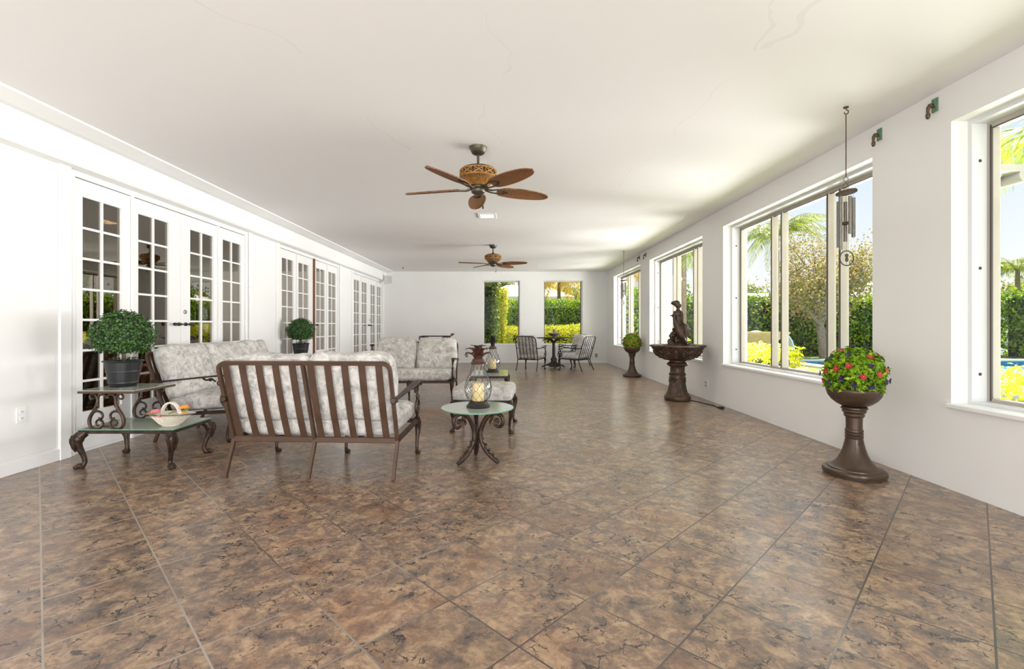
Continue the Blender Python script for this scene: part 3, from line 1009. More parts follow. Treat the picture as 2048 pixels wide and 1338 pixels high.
def make_settee(label, cat, n, name='settee', seed=1, gap_open=False):
    root = thing(name, label, cat, (0, 0, 0), 0)
    W = 0.675 * n
    hw = W / 2
    br = M['strap']
    # back frame: rounded bar
    r = 0.055
    L = [(-hw, BY0, BZ0)]
    def back(x, t):
        return (x, BY0 + (BY1 - BY0) * t, BZ0 + (BZ1 - BZ0) * t)
    pts = [back(-hw, 0), back(-hw, 0.3), back(-hw, 0.6), back(-hw, 0.90)]
    for a in (0.25, 0.5, 0.75):
        an = a * PI / 2
        pts.append(back(-hw + r * (1 - math.cos(an)), 0.91 + 0.09 * math.sin(an)))
    pts.append(back(-hw + r, 1.0))
    full = pts + [(-p[0], p[1], p[2]) for p in reversed(pts)]
    nrm = Vector((0, BZ1 - BZ0, -(BY1 - BY0)))
    MB().ribbon(full, 0.030, 0.026, nrm).build('back_frame', br, root, 30)
    MB().bbox(-hw, hw, BY0 - 0.016, BY0 + 0.016, BZ0 - 0.022, BZ0 + 0.022, 0.004).build('bottom_rail', br, root, 30)
    for k in range(1, n):
        x = -hw + k * 0.675
        MB().ribbon([back(x, 0), back(x, 0.5), back(x, 1.0)], 0.030, 0.024, nrm).build('back_post', br, root, 30)
    for k in range(n):
        x0 = -hw + k * 0.675
        for j in range(5):
            x = x0 + 0.085 + j * (0.675 - 0.145) / 4.0 * 1.0
            MB().ribbon([back(x, 0.02), V(*back(x, 0.35)) + V(0, 0.012, 0), V(*back(x, 0.7)) + V(0, 0.010, 0), back(x, 0.99)], 0.006, 0.052, nrm).build('back_slat', br, root, 30)
    # legs
    for k in range(n + 1):
        x = -hw + k * 0.675
        MB().ribbon(cr([(x, BY0, BZ0 + 0.02), (x, BY0 + 0.012, BZ0 - 0.05), (x, BY0 + 0.06, 0.13), (x, BY0 + 0.112, 0.0)], 4), 0.026, 0.026, (1, 0, 0)).build('leg', br, root, 30)
        cabriole(MB(), x, -0.335, 0.335, (0, -1)).build('leg', M['bronze'], root)
    # seat frame
    f = MB()
    f.bbox(-hw, hw, -0.352, -0.322, 0.300, 0.336, 0.005)
    for x in (-hw, hw):
        f.ribbon([(x, -0.335, 0.318), (x, 0.0, 0.300), (x, BY0, BZ0)], 0.026, 0.036, (1, 0, 0))
    for k in range(1, 2 * n):
        x = -hw + k * W / (2 * n)
        f.ribbon([(x, -0.335, 0.314), (x, 0, 0.285), (x, BY0, BZ0)], 0.045, 0.005, (1, 0, 0))
    f.build('seat_frame', M['bronze'], root, 30)
    # arms
    for s in (-1, 1):
        x = s * (hw + 0.006)
        a = MB()
        pts = cr([(x, 0.425, 0.625), (x, 0.33, 0.628), (x + s * 0.008, 0.12, 0.650), (x + s * 0.014, -0.15, 0.678), (x + s * 0.012, -0.32, 0.690), (x + s * 0.012, -0.375, 0.672), (x + s * 0.012, -0.372, 0.645)], 4)
        wd = crs([0.022, 0.028, 0.045, 0.058, 0.060, 0.050, 0.035], 4)
        a.ribbon(pts, wd, 0.016, (1, 0, 0))
        a.bbox(x - 0.022, x + 0.022, 0.36, 0.44, 0.600, 0.645, 0.006)
        am = a.build('arm', M['bronze'], root, 40)
        sc = MB()
        arm_scroll(sc, s * hw + s * 0.006, -0.335, 0.325, 0.675)
        sc.build('arm_scroll', M['bronze'], am)
    # cushions
    st = MB().cushion(W - 0.05, 0.68, 0.165, 0.06, 0.018, 14 if n == 1 else 20, None, seed, 0.004)
    st.xf(Matrix.Translation((0, -0.045, 0.408)) @ Matrix.Rotation(math.radians(-3.0), 4, 'X'))
    st.build('seat_cushion', M['fabric'], root, 60)
    for k in range(n):
        x = -hw + (k + 0.5) * 0.675
        def crease(u, v):
            d = 0.016 * math.exp(-(v - 0.02) ** 2 / 0.006) * (1 - u ** 4)
            d += 0.022 * math.exp(-((u) ** 2 + (v - 0.02) ** 2) / 0.02)
            d += 0.010 * math.exp(-(u - 0.1) ** 2 / 0.01) * max(0, 1 - abs(v)) * 0.5
            return d
        bc = MB().cushion(0.672, 0.165, 0.585, 0.066, 0.040, 18, crease, seed * 7 + k, 0.010)
        Mx = Matrix.Translation((x, 0.300, 0.705 + 0.006 * ((k * 5 + seed) % 3))) @ Matrix.Rotation(-LEAN, 4, 'X')
        bc.xf(Mx)
        c = bc.build('back_cushion', M['fabric'], root, 60)
        pp = []
        for (cx, cz) in ((-1, -1), (1, -1), (1, 1), (-1, 1)):
            for t in range(-3, 4):
                an = math.atan2(cz, cx) + t * PI / 12
                pp.append((cx * 0.272 + 0.046 * math.cos(an), 0.066, cz * 0.2285 + 0.046 * math.sin(an)))
        pl = [Mx @ Vector(p) for p in pp]
        MB().tube(pl, 0.006, 6, True).build('piping', M['fabric'], c)
    return root

LOV = 'matching floral patio seats'
setA = make_settee('two-seat brown metal settee seen from behind, vertical back straps and floral cushions', 'settee', 2, seed=1)
setA.location = (-1.530, 4.09, 0); setA.rotation_euler = (0, 0, PI - math.radians(3.2))
setB = make_settee('long floral three-cushion settee against the white french doors, facing right', 'settee', 3, seed=2)
setB.location = (-3.22, 5.86, 0); setB.rotation_euler = (0, 0, PI / 2)
setC = make_settee('two-seat floral settee facing the camera in front of the far wall', 'settee', 2, seed=4)
setC.location = (-1.53, 7.72, 0)

# ottoman
ot = thing('ottoman', 'low floral cushioned ottoman on bronze legs behind the round glass table', 'ottoman', (-0.255, 5.60, 0), math.radians(-5))
for sx in (-1, 1):
    for sy in (-1, 1):
        cabriole(MB(), sx * 0.315, sy * 0.29, 0.345, (sx * 0.5, sy * 0.86)).build('leg', M['bronze'], ot)
f = MB()
f.bbox(-0.33, 0.33, -0.305, -0.275, 0.32, 0.352, 0.005).bbox(-0.33, 0.33, 0.275, 0.305, 0.32, 0.352, 0.005)
f.bbox(-0.33, -0.30, -0.275, 0.275, 0.32, 0.352, 0.005).bbox(0.30, 0.33, -0.275, 0.275, 0.32, 0.352, 0.005)
for y in (-0.15, 0.0, 0.15):
    f.box(-0.30, 0.30, y - 0.022, y + 0.022, 0.335, 0.341)
f.build('seat_frame', M['bronze'], ot, 30)
cu = MB().cushion(0.69, 0.64, 0.155, 0.06, 0.014, 18, None, 9, 0.005).move(0, 0, 0.428)
c = cu.build('seat_cushion', M['fabric'], ot, 60)
for z in (0.372, 0.484):
    pp = []
    for (cx, cy) in ((-1, -1), (1, -1), (1, 1), (-1, 1)):
        for t in range(-3, 4):
            an = math.atan2(cy, cx) + t * PI / 12
            pp.append((cx * 0.285 + 0.049 * math.cos(an), cy * 0.26 + 0.049 * math.sin(an), z))
    MB().tube(pp, 0.006, 6, True).build('piping', M['fabric'], c)

# ------------------------------------------------------------------ step tables with a raised glass shelf
def lyre(mb, cx, y, z0, h, hwid):
    def P(a, b): return (cx + a * hwid, y, z0 + b * h)
    for s in (-1, 1):
        c1 = [(-0.72, 0.86), (-0.90, 0.84), (-0.96, 0.92), (-0.80, 0.985), (-0.62, 0.93), (-0.52, 0.78), (-0.66, 0.58), (-0.93, 0.36), (-1.0, 0.20), (-0.92, 0.07), (-0.68, 0.0), (-0.40, 0.02), (-0.22, 0.11), (-0.26, 0.22), (-0.46, 0.26), (-0.60, 0.20), (-0.56, 0.11), (-0.42, 0.11)]
        rr = [0.006, 0.009, 0.009, 0.009, 0.010, 0.011, 0.013, 0.014, 0.014, 0.012, 0.011, 0.010, 0.010, 0.009, 0.009, 0.008, 0.007, 0.005]
        mb.tube(cr([P(-s * a, b) for a, b in c1], 4), crs(rr, 4), 8)
        c2 = [(-0.86, 0.42), (-0.62, 0.50), (-0.34, 0.47), (-0.22, 0.37), (-0.32, 0.28), (-0.46, 0.32)]
        mb.tube(cr([P(-s * a, b) for a, b in c2], 4), crs([0.010, 0.011, 0.010, 0.009, 0.009, 0.006], 4), 8)
        mb.ball(P(-s * 0.50, 0.66), (0.008, 0.008, 0.018), 8, 6)
        mb.ball(P(-s * 0.60, 0.52), (0.010, 0.008, 0.016), 8, 6)
    mb.tube(cr([P(-0.54, 0.80), P(-0.42, 0.94), P(-0.16, 0.96), P(0, 0.90), P(0.16, 0.96), P(0.42, 0.94), P(0.54, 0.80)], 4), 0.009, 8)
    mb.ball(P(0, 0.88), (0.022, 0.010, 0.012), 8, 6)
    mb.tube([P(-0.30, 0.07), P(0.30, 0.07)], 0.007, 6)

def step_table(label, loc, rz, mirror=1):
    r = thing('step_table', label, 'side table', loc, rz)
    x0, x1, y0, y1 = -0.40, 0.40, -0.25, 0.25
    for (x, y) in ((x0, y0), (x1, y0), (x0, y1), (x1, y1)):
        sx, sy = (1 if x > 0 else -1), (1 if y > 0 else -1)
        o = Vector((sx * 0.75, sy * 0.66)).normalized()
        lg = MB()
        cabriole(lg, x - sx * 0.04, y - sy * 0.03, 0.300, (o.x, o.y), 1.22, 12)
        # carved knee leaf
        kx, ky = x - sx * 0.02 + o.x * 0.018, y - sy * 0.01 + o.y * 0.018
        lg.ball((kx, ky, 0.252), (0.044, 0.044, 0.050), 12, 8)
        for a in (-0.8, 0, 0.8):
            dx, dy = o.x * math.cos(a) - o.y * math.sin(a), o.x * math.sin(a) + o.y * math.cos(a)
            lg.tube(cr([(kx + dx * 0.036, ky + dy * 0.036, 0.285), (kx + dx * 0.046, ky + dy * 0.046, 0.24), (kx + dx * 0.036, ky + dy * 0.036, 0.19), (kx + dx * 0.020, ky + dy * 0.020, 0.145)], 3), [0.008, 0.011, 0.009, 0.004], 6)
        lg.build('leg', M['bronze'], r)
    f = MB()
    f.bbox(x0, x1, y0, y0 + 0.022, 0.292, 0.322, 0.004).bbox(x0, x1, y1 - 0.022, y1, 0.292, 0.322, 0.004)
    f.bbox(x0, x0 + 0.022, y0 + 0.022, y1 - 0.022, 0.2925, 0.3215, 0.004).bbox(x1 - 0.022, x1, y0 + 0.022, y1 - 0.022, 0.2925, 0.3215, 0.004)
    f.build('lower_frame', M['bronze'], r, 30)
    g = MB().bbox(x0 - 0.004, x1 + 0.012, y0 - 0.004, y1 + 0.004, 0.323, 0.331, 0.002).build('lower_glass', M['table_glass'], r, 0)
    MB().box(x0 - 0.006, x1 + 0.013, y0 - 0.0055, y0 - 0.004, 0.323, 0.331).build('glass_edge', M['green_edge'], g, 0)
    MB().box(x1 + 0.012, x1 + 0.0135, y0 - 0.004, y1 + 0.004, 0.323, 0.331).build('glass_edge', M['green_edge'], g, 0)
    ux0, ux1 = (x0 - 0.005, x0 + 0.475) if mirror > 0 else (x1 - 0.475, x1 + 0.005)
    uf = MB()
    uf.bbox(ux0, ux1, y0, y0 + 0.02, 0.630, 0.6498, 0.003).bbox(ux0, ux1, y1 - 0.02, y1, 0.630, 0.6498, 0.003)
    uf.bbox(ux0, ux0 + 0.02, y0 + 0.02, y1 - 0.02, 0.6305, 0.6495, 0.003).bbox(ux1 - 0.02, ux1, y0 + 0.02, y1 - 0.02, 0.6305, 0.6495, 0.003)
    uf.build('upper_frame', M['strap'], r, 30)
    MB().bbox(ux0 - 0.002, ux1 + 0.002, y0 - 0.002, y1 + 0.002, 0.650, 0.657, 0.002).build('upper_glass', M['table_glass'], r, 0)
    cx = (ux0 + ux1) / 2
    for y in (y0 + 0.012, y1 - 0.012):
        m_ = MB()
        lyre(m_, cx, y, 0.330, 0.302, 0.145)
        m_.build('lyre_support', M['bronze'], r)
    return r
stA = step_table('bronze two-tier glass side table nearest the camera, holding the porcelain basket', (-3.21, 4.20, 0), 0)
stB = step_table('bronze two-tier glass side table behind the long settee, under the farther topiary', (-3.52, 8.42, 0), 0)

# low glass table under the second lantern
lt = thing('side_table', 'small square glass-topped bronze table holding the farther pineapple lantern', 'side table', (-0.26, 7.62, 0))
f = MB()
for q in ((-0.28, 0.28, -0.46, -0.436), (-0.28, 0.28, 0.436, 0.46), (-0.28, -0.256, -0.436, 0.436), (0.256, 0.28, -0.436, 0.436)):
    f.bbox(*q, 0.40, 0.434, 0.004)
f.build('table_frame', M['bronze'], lt, 30)
MB().bbox(-0.285, 0.285, -0.465, 0.465, 0.436, 0.445, 0.002).build('glass_top', M['frost'], lt, 0)
for sx in (-1, 1):
    for sy in (-1, 1):
        lg = MB()
        cabriole(lg, sx * 0.255, sy * 0.43, 0.40, (sx * 0.6, sy * 0.8), 1.2)
        lg.ball((sx * 0.262, sy * 0.44, 0.365), (0.035, 0.04, 0.045), 10, 6)
        lg.build('leg', M['bronze'], lt)

# ------------------------------------------------------------------ round glass table
rt = thing('round_table', 'small round frosted glass table on three scrolled dark legs in the foreground', 'table', (-0.258, 4.16, 0))
MB().lathe([(0.0, 0.472), (0.316, 0.472), (0.320, 0.475), (0.320, 0.481), (0.317, 0.484), (0.0, 0.484)], 64).build('glass_top', M['frost'], rt, 30)
MB().lathe([(0.3203, 0.4735), (0.3215, 0.4750), (0.3215, 0.4810), (0.3203, 0.4825)], 64).build('glass_edge', M['green_edge'], rt.children[0], 30)
for k in range(3):
    a = math.radians((218, 338, 98)[k])
    o = Vector((math.cos(a), math.sin(a), 0))
    q = Vector((-o.y, o.x, 0))
    def P(d, z, s=0): return o * d + q * s + Vector((0, 0, z))
    lg = MB()
    pr = [(0.150, 0.432, 0.019), (0.115, 0.418, 0.021), (0.072, 0.370, 0.022), (0.040, 0.300, 0.022), (0.031, 0.235, 0.022), (0.045, 0.170, 0.021), (0.088, 0.102, 0.021), (0.148, 0.048, 0.021), (0.205, 0.013, 0.017)]
    lg.tube(cr([P(d, z) for d, z, r_ in pr], 5), crs([r_ for d, z, r_ in pr], 5), 10)
    cv = [(0.115, 0.418, 0.019), (0.155, 0.438, 0.020), (0.205, 0.436, 0.019), (0.243, 0.400, 0.018), (0.242, 0.352, 0.016), (0.208, 0.324, 0.015), (0.174, 0.340, 0.013), (0.172, 0.376, 0.012), (0.198, 0.390, 0.011), (0.212, 0.368, 0.009)]
    lg.tube(cr([P(d, z) for d, z, r_ in cv], 5), crs([r_ for d, z, r_ in cv], 5), 10)
    lg.ball(P(0.200, 0.363), 0.013, 8, 6)
    # little cast neck that carries the glass
    lg.tube([P(0.185, 0.440), P(0.185, 0.472)], 0.012, 8)
    lg.tube(cr([P(0.155, 0.43), P(0.140, 0.39), P(0.126, 0.365), P(0.128, 0.335)], 4), [0.010, 0.014, 0.012, 0.004], 8)
    for (d, z, s) in ((0.052, 0.19, 0.020), (0.062, 0.17, -0.020), (0.078, 0.145, 0.022), (0.085, 0.125, -0.021), (0.108, 0.10, 0.023), (0.125, 0.085, -0.022), (0.15, 0.062, 0.020), (0.165, 0.045, -0.018), (0.075, 0.150, 0.0), (0.115, 0.105, 0.0), (0.150, 0.068, 0)):
        lg.ball(P(d, z + 0.010, s * 0.85), (0.009, 0.009, 0.012), 8, 5)
    lg.build('leg', M['bronze'], rt)

# ------------------------------------------------------------------ pineapple lanterns
def lantern(label, loc, up=0.0):
    r = thing('pineapple_lantern', label, 'lantern', loc, 0.3)
    MB().lathe([(0.0, 0), (0.104, 0.0), (0.106, 0.008), (0.100, 0.018), (0.090, 0.028), (0.083, 0.040), (0.080, 0.052), (0.076, 0.056), (0.0, 0.056)], 40).build('base', M['iron'], r)
    prof = [(0.070, 0.052), (0.088, 0.070), (0.108, 0.100), (0.119, 0.140), (0.121, 0.165), (0.116, 0.200), (0.102, 0.245), (0.083, 0.290), (0.066, 0.330), (0.057, 0.365), (0.054, 0.385)]
    pz = cr([(r_, 0, z) for r_, z in prof], 4)
    MB().lathe([(p.x - 0.004, p.z) for p in pz], 40).build('glass_body', M['lantern_glass'], r, 80)
    w_ = MB()
    for k in range(11):
        for s in (-1, 1):
            path = []
            for i, p in enumerate(pz):
                a = 2 * PI * k / 11 + s * 2.35 * i / (len(pz) - 1)
                path.append((p.x * math.cos(a), p.x * math.sin(a), p.z))
            w_.tube(path, 0.0014, 4)
    w_.build('wire_net', M['iron'], r)
    MB().lathe([(0.0, 0.056), (0.052, 0.056), (0.052, 0.205), (0.046, 0.212), (0.030, 0.206), (0.0, 0.206)], 32).build('candle', M['candle'], r)
    MB().lathe([(0.0, 0.380), (0.066, 0.380), (0.068, 0.388), (0.060, 0.398), (0.052, 0.412), (0.050, 0.424), (0.0, 0.424)], 32).build('collar', M['rust'], r)
    cm = M['rust'] if up < 0.5 else M['iron']
    crown = ((8, 0.026, 0.080, 0.128, 0.478, 0.456), (6, 0.018, 0.066, 0.118, 0.518, 0.508), (4, 0.008, 0.036, 0.080, 0.542, 0.548))
    for ring, (cnt, r0, r1, r2, zp, zt) in enumerate(crown):
        for k in range(cnt):
            a = 2 * PI * (k + 0.5 * (ring % 2)) / cnt + 0.2 + ring * 0.3
            o = Vector((math.cos(a), math.sin(a), 0))
            q = Vector((-o.y, o.x, 0))
            sh = 1 - 0.38 * up
            zz = 0.045 * up
            ct = [o * r0 + Vector((0, 0, 0.415)), o * (r0 + (r1 - r0) * 0.45) * sh + Vector((0, 0, 0.420 + (zp - 0.42) * 0.72 + zz * 0.3)), o * r1 * sh + Vector((0, 0, zp + zz * 0.6)), o * (r1 + (r2 - r1) * 0.6) * sh + Vector((0, 0, zp + 0.004 + zz * 0.9)), o * r2 * sh + Vector((0, 0, zt + zz * 1.2))]
            pt = cr(ct, 3)
            n_ = len(pt)
            vs, fs = [], []
            for i, p in enumerate(pt):
                t = i / (n_ - 1)
                wd = 0.0185 * (math.sin(PI * min(1, 0.20 + t * 0.80)) ** 0.8) + 0.001
                keel = Vector((0, 0, -0.008 * (1 - t)))
                vs += [p - q * wd, p + keel, p + q * wd, p + Vector((0, 0, -0.004)) + keel]
            for i in range(n_ - 1):
                b = i * 4
                fs += [(b, b + 4, b + 5, b + 1), (b + 1, b + 5, b + 6, b + 2), (b + 2, b + 6, b + 7, b + 3), (b + 3, b + 7, b + 4, b)]
            MB().add(vs, fs).build('crown_leaf', cm, r, 60)
    return r
lantern('wire-netted glass pineapple lantern on the round frosted table', (-0.250, 4.15, 0.485))
lantern('dark-crowned pineapple lantern farther back on the small square table', (-0.225, 7.68, 0.445), 1.0)

# ------------------------------------------------------------------ porcelain flower basket
bk = thing('flower_basket', 'cream woven porcelain basket with ceramic flowers on the two-tier glass table', 'basket', (-2.945, 4.12, 0.331), math.radians(-6))
def wavy(a, i, z):
    return 1 + 0.10 * math.cos(2 * a) * min(1, i / 5) + 0.05 * math.cos(8 * a) * (i > 5)
vs = [(0.0, 0.0), (0.075, 0.0), (0.078, 0.008), (0.088, 0.022), (0.112, 0.050), (0.138, 0.078), (0.168, 0.098), (0.190, 0.104)]
inner = [(0.184, 0.106), (0.162, 0.103), (0.132, 0.084), (0.104, 0.056), (0.080, 0.030), (0.0, 0.026)]
b = MB().lathe(vs + inner, 64, mod=lambda a, i, z: 1 + 0.16 * math.cos(2 * a) * min(1, max(0, (z - 0.03) / 0.08)) + 0.035 * math.cos(10 * a) * max(0, (z - 0.07) / 0.04))
b.xf(Matrix.Diagonal((1, 0.78, 1, 1)))
bo = b.build('bowl', M['porcelain'], bk, 50)
lat = MB()
for k in range(30):
    for s in (-1, 1):
        path = []
        for i in range(7):
            t = i / 6
            rr = 0.081 + (0.145 - 0.081) * t + 0.003
            z = 0.012 + (0.084 - 0.012) * (t ** 1.15)
            a = 2 * PI * k / 30 + s * t * 0.42
            m_ = 1 + 0.16 * math.cos(2 * a) * min(1, max(0, (z - 0.03) / 0.08))
            path.append((rr * m_ * math.cos(a), rr * m_ * math.sin(a) * 0.78, z))
        lat.tube(path, 0.0032, 5)
lat.build('lattice', M['porcelain'], bo)
rim = []
for k in range(64):
    a = 2 * PI * k / 64
    m_ = 1 + 0.16 * math.cos(2 * a) * min(1, (0.104 - 0.03) / 0.08) + 0.035 * math.cos(10 * a) * (0.034 / 0.04)
    rim.append((0.189 * m_ * math.cos(a), 0.189 * m_ * math.sin(a) * 0.78, 0.106))
MB().tube(rim, 0.0035, 6, True).build('rim', M['gold_trim'], bo)
hd = [(0.085 * math.cos(t), 0, 0.085 + 0.112 * math.sin(t)) for t in [PI * i / 16 for i in range(17)]]
MB().ribbon(hd, 0.030, 0.013, (0, 1, 0)).build('handle', M['porcelain'], bk)
def rose(x, y, z, s, m_):
    b = MB().ball((x, y, z), s * 0.55, 10, 6)
    for ring, (cnt, rr) in enumerate(((5, 0.55), (6, 0.85))):
        for k in range(cnt):
            a = 2 * PI * k / cnt + ring * 0.5
            b.ball((x + math.cos(a) * s * rr * 0.75, y + math.sin(a) * s * rr * 0.75, z + s * (0.18 - 0.25 * ring)), (s * 0.42, s * 0.42, s * 0.30), 8, 5)
    b.build('ceramic_flower', m_, bk)
rose(-0.105, -0.045, 0.128, 0.036, M['rose'])
rose(0.105, 0.03, 0.155, 0.036, M['orange'])
rose(0.150, -0.03, 0.118, 0.014, M['orange'])
rose(-0.165, -0.03, 0.110, 0.012, M['orange'])
rose(0.0, -0.125, 0.100, 0.020, M['rose'])
rose(-0.02, 0.06, 0.110, 0.018, M['rose'])
for (x, y, z, a) in ((0.07, -0.07, 0.125, 0.4), (-0.06, -0.11, 0.108, 2.8), (0.13, 0.0, 0.128, 0.2)):
    l_ = MB().ball((0, 0, 0), (0.032, 0.014, 0.008), 10, 6)
    l_.xf(Matrix.Translation((x, y, z)) @ Matrix.Rotation(a, 4, 'Z') @ Matrix.Rotation(-0.3, 4, 'Y'))
    l_.build('ceramic_leaf', M['leafglaze'], bk)

# ------------------------------------------------------------------ potted topiaries
def topiary(label, loc, rad, seed):
    r = thing('potted_topiary', label, 'potted plant', loc)
    MB().lathe([(0.0, 0), (0.098, 0.0), (0.102, 0.006), (0.108, 0.030), (0.112, 0.034), (0.112, 0.042), (0.110, 0.046), (0.124, 0.130), (0.128, 0.134), (0.128, 0.142), (0.126, 0.146), (0.138, 0.218), (0.150, 0.222), (0.153, 0.228), (0.150, 0.233), (0.134, 0.232), (0.130, 0.205), (0.0, 0.205)], 48).build('pot', M['blackpot'], r, 35)
    MB().lathe([(0.0, 0.203), (0.128, 0.203), (0.10, 0.216), (0.0, 0.222)], 24).build('soil', M['soil'], r)
    MB().tube([(0, 0, 0.21), (0.004, 0, 0.25), (0, 0, 0.36)], 0.015, 8).build('stem', M['stem'], r)
    rng = np.random.default_rng(seed)
    n = 5200
    d = rng.normal(0, 1, (n, 3)); d /= np.linalg.norm(d, axis=1)[:, None]
    d[:, 2] = np.where(d[:, 2] < -0.82, -d[:, 2], d[:, 2])
    lump = 1 + 0.05 * np.sin(5 * d[:, 0] + 1.0) * np.sin(4 * d[:, 1] + 2) + 0.03 * np.sin(9 * d[:, 2])
    rr = rad * lump * rng.uniform(0.78, 1.0, n)
    P = d * rr[:, None] * np.array([1.04, 1.04, 0.92]) + np.array([0, 0, 0.262 + rad * 0.86])
    N = d.copy()
    # a few low sprigs at the rim
    k = 160
    a = rng.uniform(0, 2 * PI, k)
    P2 = np.stack([np.cos(a) * rng.uniform(0.03, 0.12, k), np.sin(a) * rng.uniform(0.03, 0.12, k), rng.uniform(0.215, 0.262, k)], 1)
    N2 = np.tile([0, 0, 1.0], (k, 1))
    v, f = leaves(np.vstack([P, P2]), np.vstack([N, N2]), 0.0225, rng, 0.62, 0.3, 0.55)
    np_build('foliage', v, f, M['boxwood'], r)
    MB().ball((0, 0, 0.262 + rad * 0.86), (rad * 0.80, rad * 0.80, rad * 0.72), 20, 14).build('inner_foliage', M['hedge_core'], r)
    MB().ball((0.012, -0.105, 0.222), 0.022, 12, 8).build('pot_stake', M['blackpot'], r)
    return r
topiary('ball topiary in a black pot on the nearest two-tier glass table', (-3.46, 4.24, 0.657), 0.232, 3)
topiary('smaller-looking ball topiary in a black pot in front of the middle french doors', (-3.69, 8.42, 0.657), 0.232, 8)
# ------------------------------------------------------------------ pedestal planters
def planter(label, loc, seed):
    r = thing('pedestal_planter', label, 'planter', loc, 0.0, 'flower planters along the window wall')
    MB().lathe([(0.0, 0), (0.202, 0.0), (0.207, 0.006), (0.204, 0.012), (0.216, 0.018), (0.219, 0.030), (0.215, 0.046), (0.200, 0.056), (0.186, 0.057), (0.184, 0.066), (0.172, 0.067), (0.146, 0.084), (0.118, 0.116), (0.092, 0.165), (0.076, 0.215), (0.065, 0.265), (0.060, 0.293), (0.063, 0.300), (0.063, 0.314), (0.058, 0.318), (0.063, 0.326), (0.063, 0.338), (0.058, 0.343), (0.063, 0.351), (0.062, 0.365), (0.057, 0.370), (0.056, 0.415), (0.058, 0.462), (0.066, 0.470), (0.072, 0.482), (0.068, 0.494), (0.076, 0.502), (0.084, 0.512), (0.080, 0.524), (0.092, 0.534), (0.092, 0.546), (0.076, 0.552), (0.0, 0.552)], 56).build('pedestal', M['urn'], r, 32)
    MB().lathe([(0.0, 0.548), (0.076, 0.551), (0.118, 0.572), (0.156, 0.604), (0.180, 0.640), (0.191, 0.676), (0.193, 0.694), (0.188, 0.700), (0.180, 0.694), (0.165, 0.640), (0.0, 0.62)], 56).build('bowl', M['urn'], r, 50)
    rng = np.random.default_rng(seed)
    n = 3000
    d = rng.normal(0, 1, (n, 3)); d /= np.linalg.norm(d, axis=1)[:, None]
    d[:, 2] = np.where(d[:, 2] < -0.52, -d[:, 2] * 0.6 - 0.1, d[:, 2])
    d /= np.linalg.norm(d, axis=1)[:, None]
    c = np.array([0, 0, 0.800]); e = np.array([0.212, 0.212, 0.228])
    P = c + d * e * rng.uniform(0.82, 0.98, n)[:, None]
    v, f = leaves(P, d, 0.042, rng, 0.50, 0.45, 0.55)
    np_build('foliage', v, f, M['basket_leaf'], r)
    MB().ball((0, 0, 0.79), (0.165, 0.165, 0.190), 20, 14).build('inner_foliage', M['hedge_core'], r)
    rg = random.Random(seed)
    spots = []
    tries = 0
    while len(spots) < 44 and tries < 5000:
        tries += 1
        q = Vector((rg.gauss(0, 1), rg.gauss(0, 1), rg.gauss(0, 1))).normalized()
        if q.z < -0.28 or any((q - p).length < 0.36 for p in spots):
            continue
        spots.append(q)
    for i, q in enumerate(spots):
        p = Vector((q.x * 0.222, q.y * 0.222, 0.800 + q.z * 0.236))
        red = i % 2 == 0
        rot = q.to_track_quat('Z', 'Y').to_matrix().to_4x4()
        fl = MB()
        cnt = 6 if red else 8
        for k in range(cnt):
            a = 2 * PI * k / cnt
            w_, l_ = (0.010, 0.026) if red else (0.006, 0.026)
            up = 0.006 if red else 0.012
            ca, sa = math.cos(a), math.sin(a)
            def pt(u, s, z): return (ca * u - sa * s, sa * u + ca * s, z)
            fl.add([pt(0.002, 0, 0), pt(l_ * 0.6, -w_, up), pt(l_, 0, up * 0.8), pt(l_ * 0.6, w_, up), pt(l_ * 0.55, 0, up * 0.4)], [(0, 1, 4), (1, 2, 4), (2, 3, 4), (3, 0, 4)])
        fl.xf(Matrix.Translation(p) @ rot @ Matrix.Rotation(rg.uniform(0, 1), 4, 'Z'))
        fo = fl.build('flower', M['red_petal'] if red else M['purple_petal'], r, 0)
        if red:
            MB().ball((0, 0, 0.005), 0.005, 6, 4).xf(Matrix.Translation(p) @ rot).build('flower_eye', M['yellow_dot'], fo)
    return r
pl = planter('nearest pedestal planter of red and purple flowers, right foreground by the window wall', (2.81, 3.795, 0), 5)
pl2 = dup(pl, (2.985, 11.16, 0), 2.1, 'far pedestal planter of red flowers beyond the stone fountain')

# ------------------------------------------------------------------ indoor fountain
fo = thing('garden_fountain', 'dark bronze pedestal fountain with seated figure and goose by the window wall', 'fountain', (2.77, 7.61, 0))
def flute(a, i, z):
    if 0.10 < z < 0.32:
        return 1 + 0.055 * math.sin(14 * a) ** 2 * 1.0
    return 1.0
prof = [(0.0, 0), (0.196, 0.0), (0.204, 0.010), (0.206, 0.045), (0.200, 0.070), (0.190, 0.084), (0.178, 0.090), (0.172, 0.100)]
for k in range(11):
    t = k / 10
    prof.append((0.168 - 0.052 * t ** 0.55, 0.105 + 0.20 * t))
prof += [(0.120, 0.322), (0.124, 0.345), (0.122, 0.385), (0.118, 0.410), (0.128, 0.420), (0.130, 0.432), (0.120, 0.440), (0.112, 0.455), (0.112, 0.530), (0.118, 0.545), (0.150, 0.560), (0.166, 0.578), (0.162, 0.598), (0.140, 0.612), (0.126, 0.622), (0.126, 0.640), (0.0, 0.640)]
pd = MB().lathe(prof, 84, mod=flute)
pdo = pd.build('pedestal', M['fountain'], fo, 50)
orn = MB()
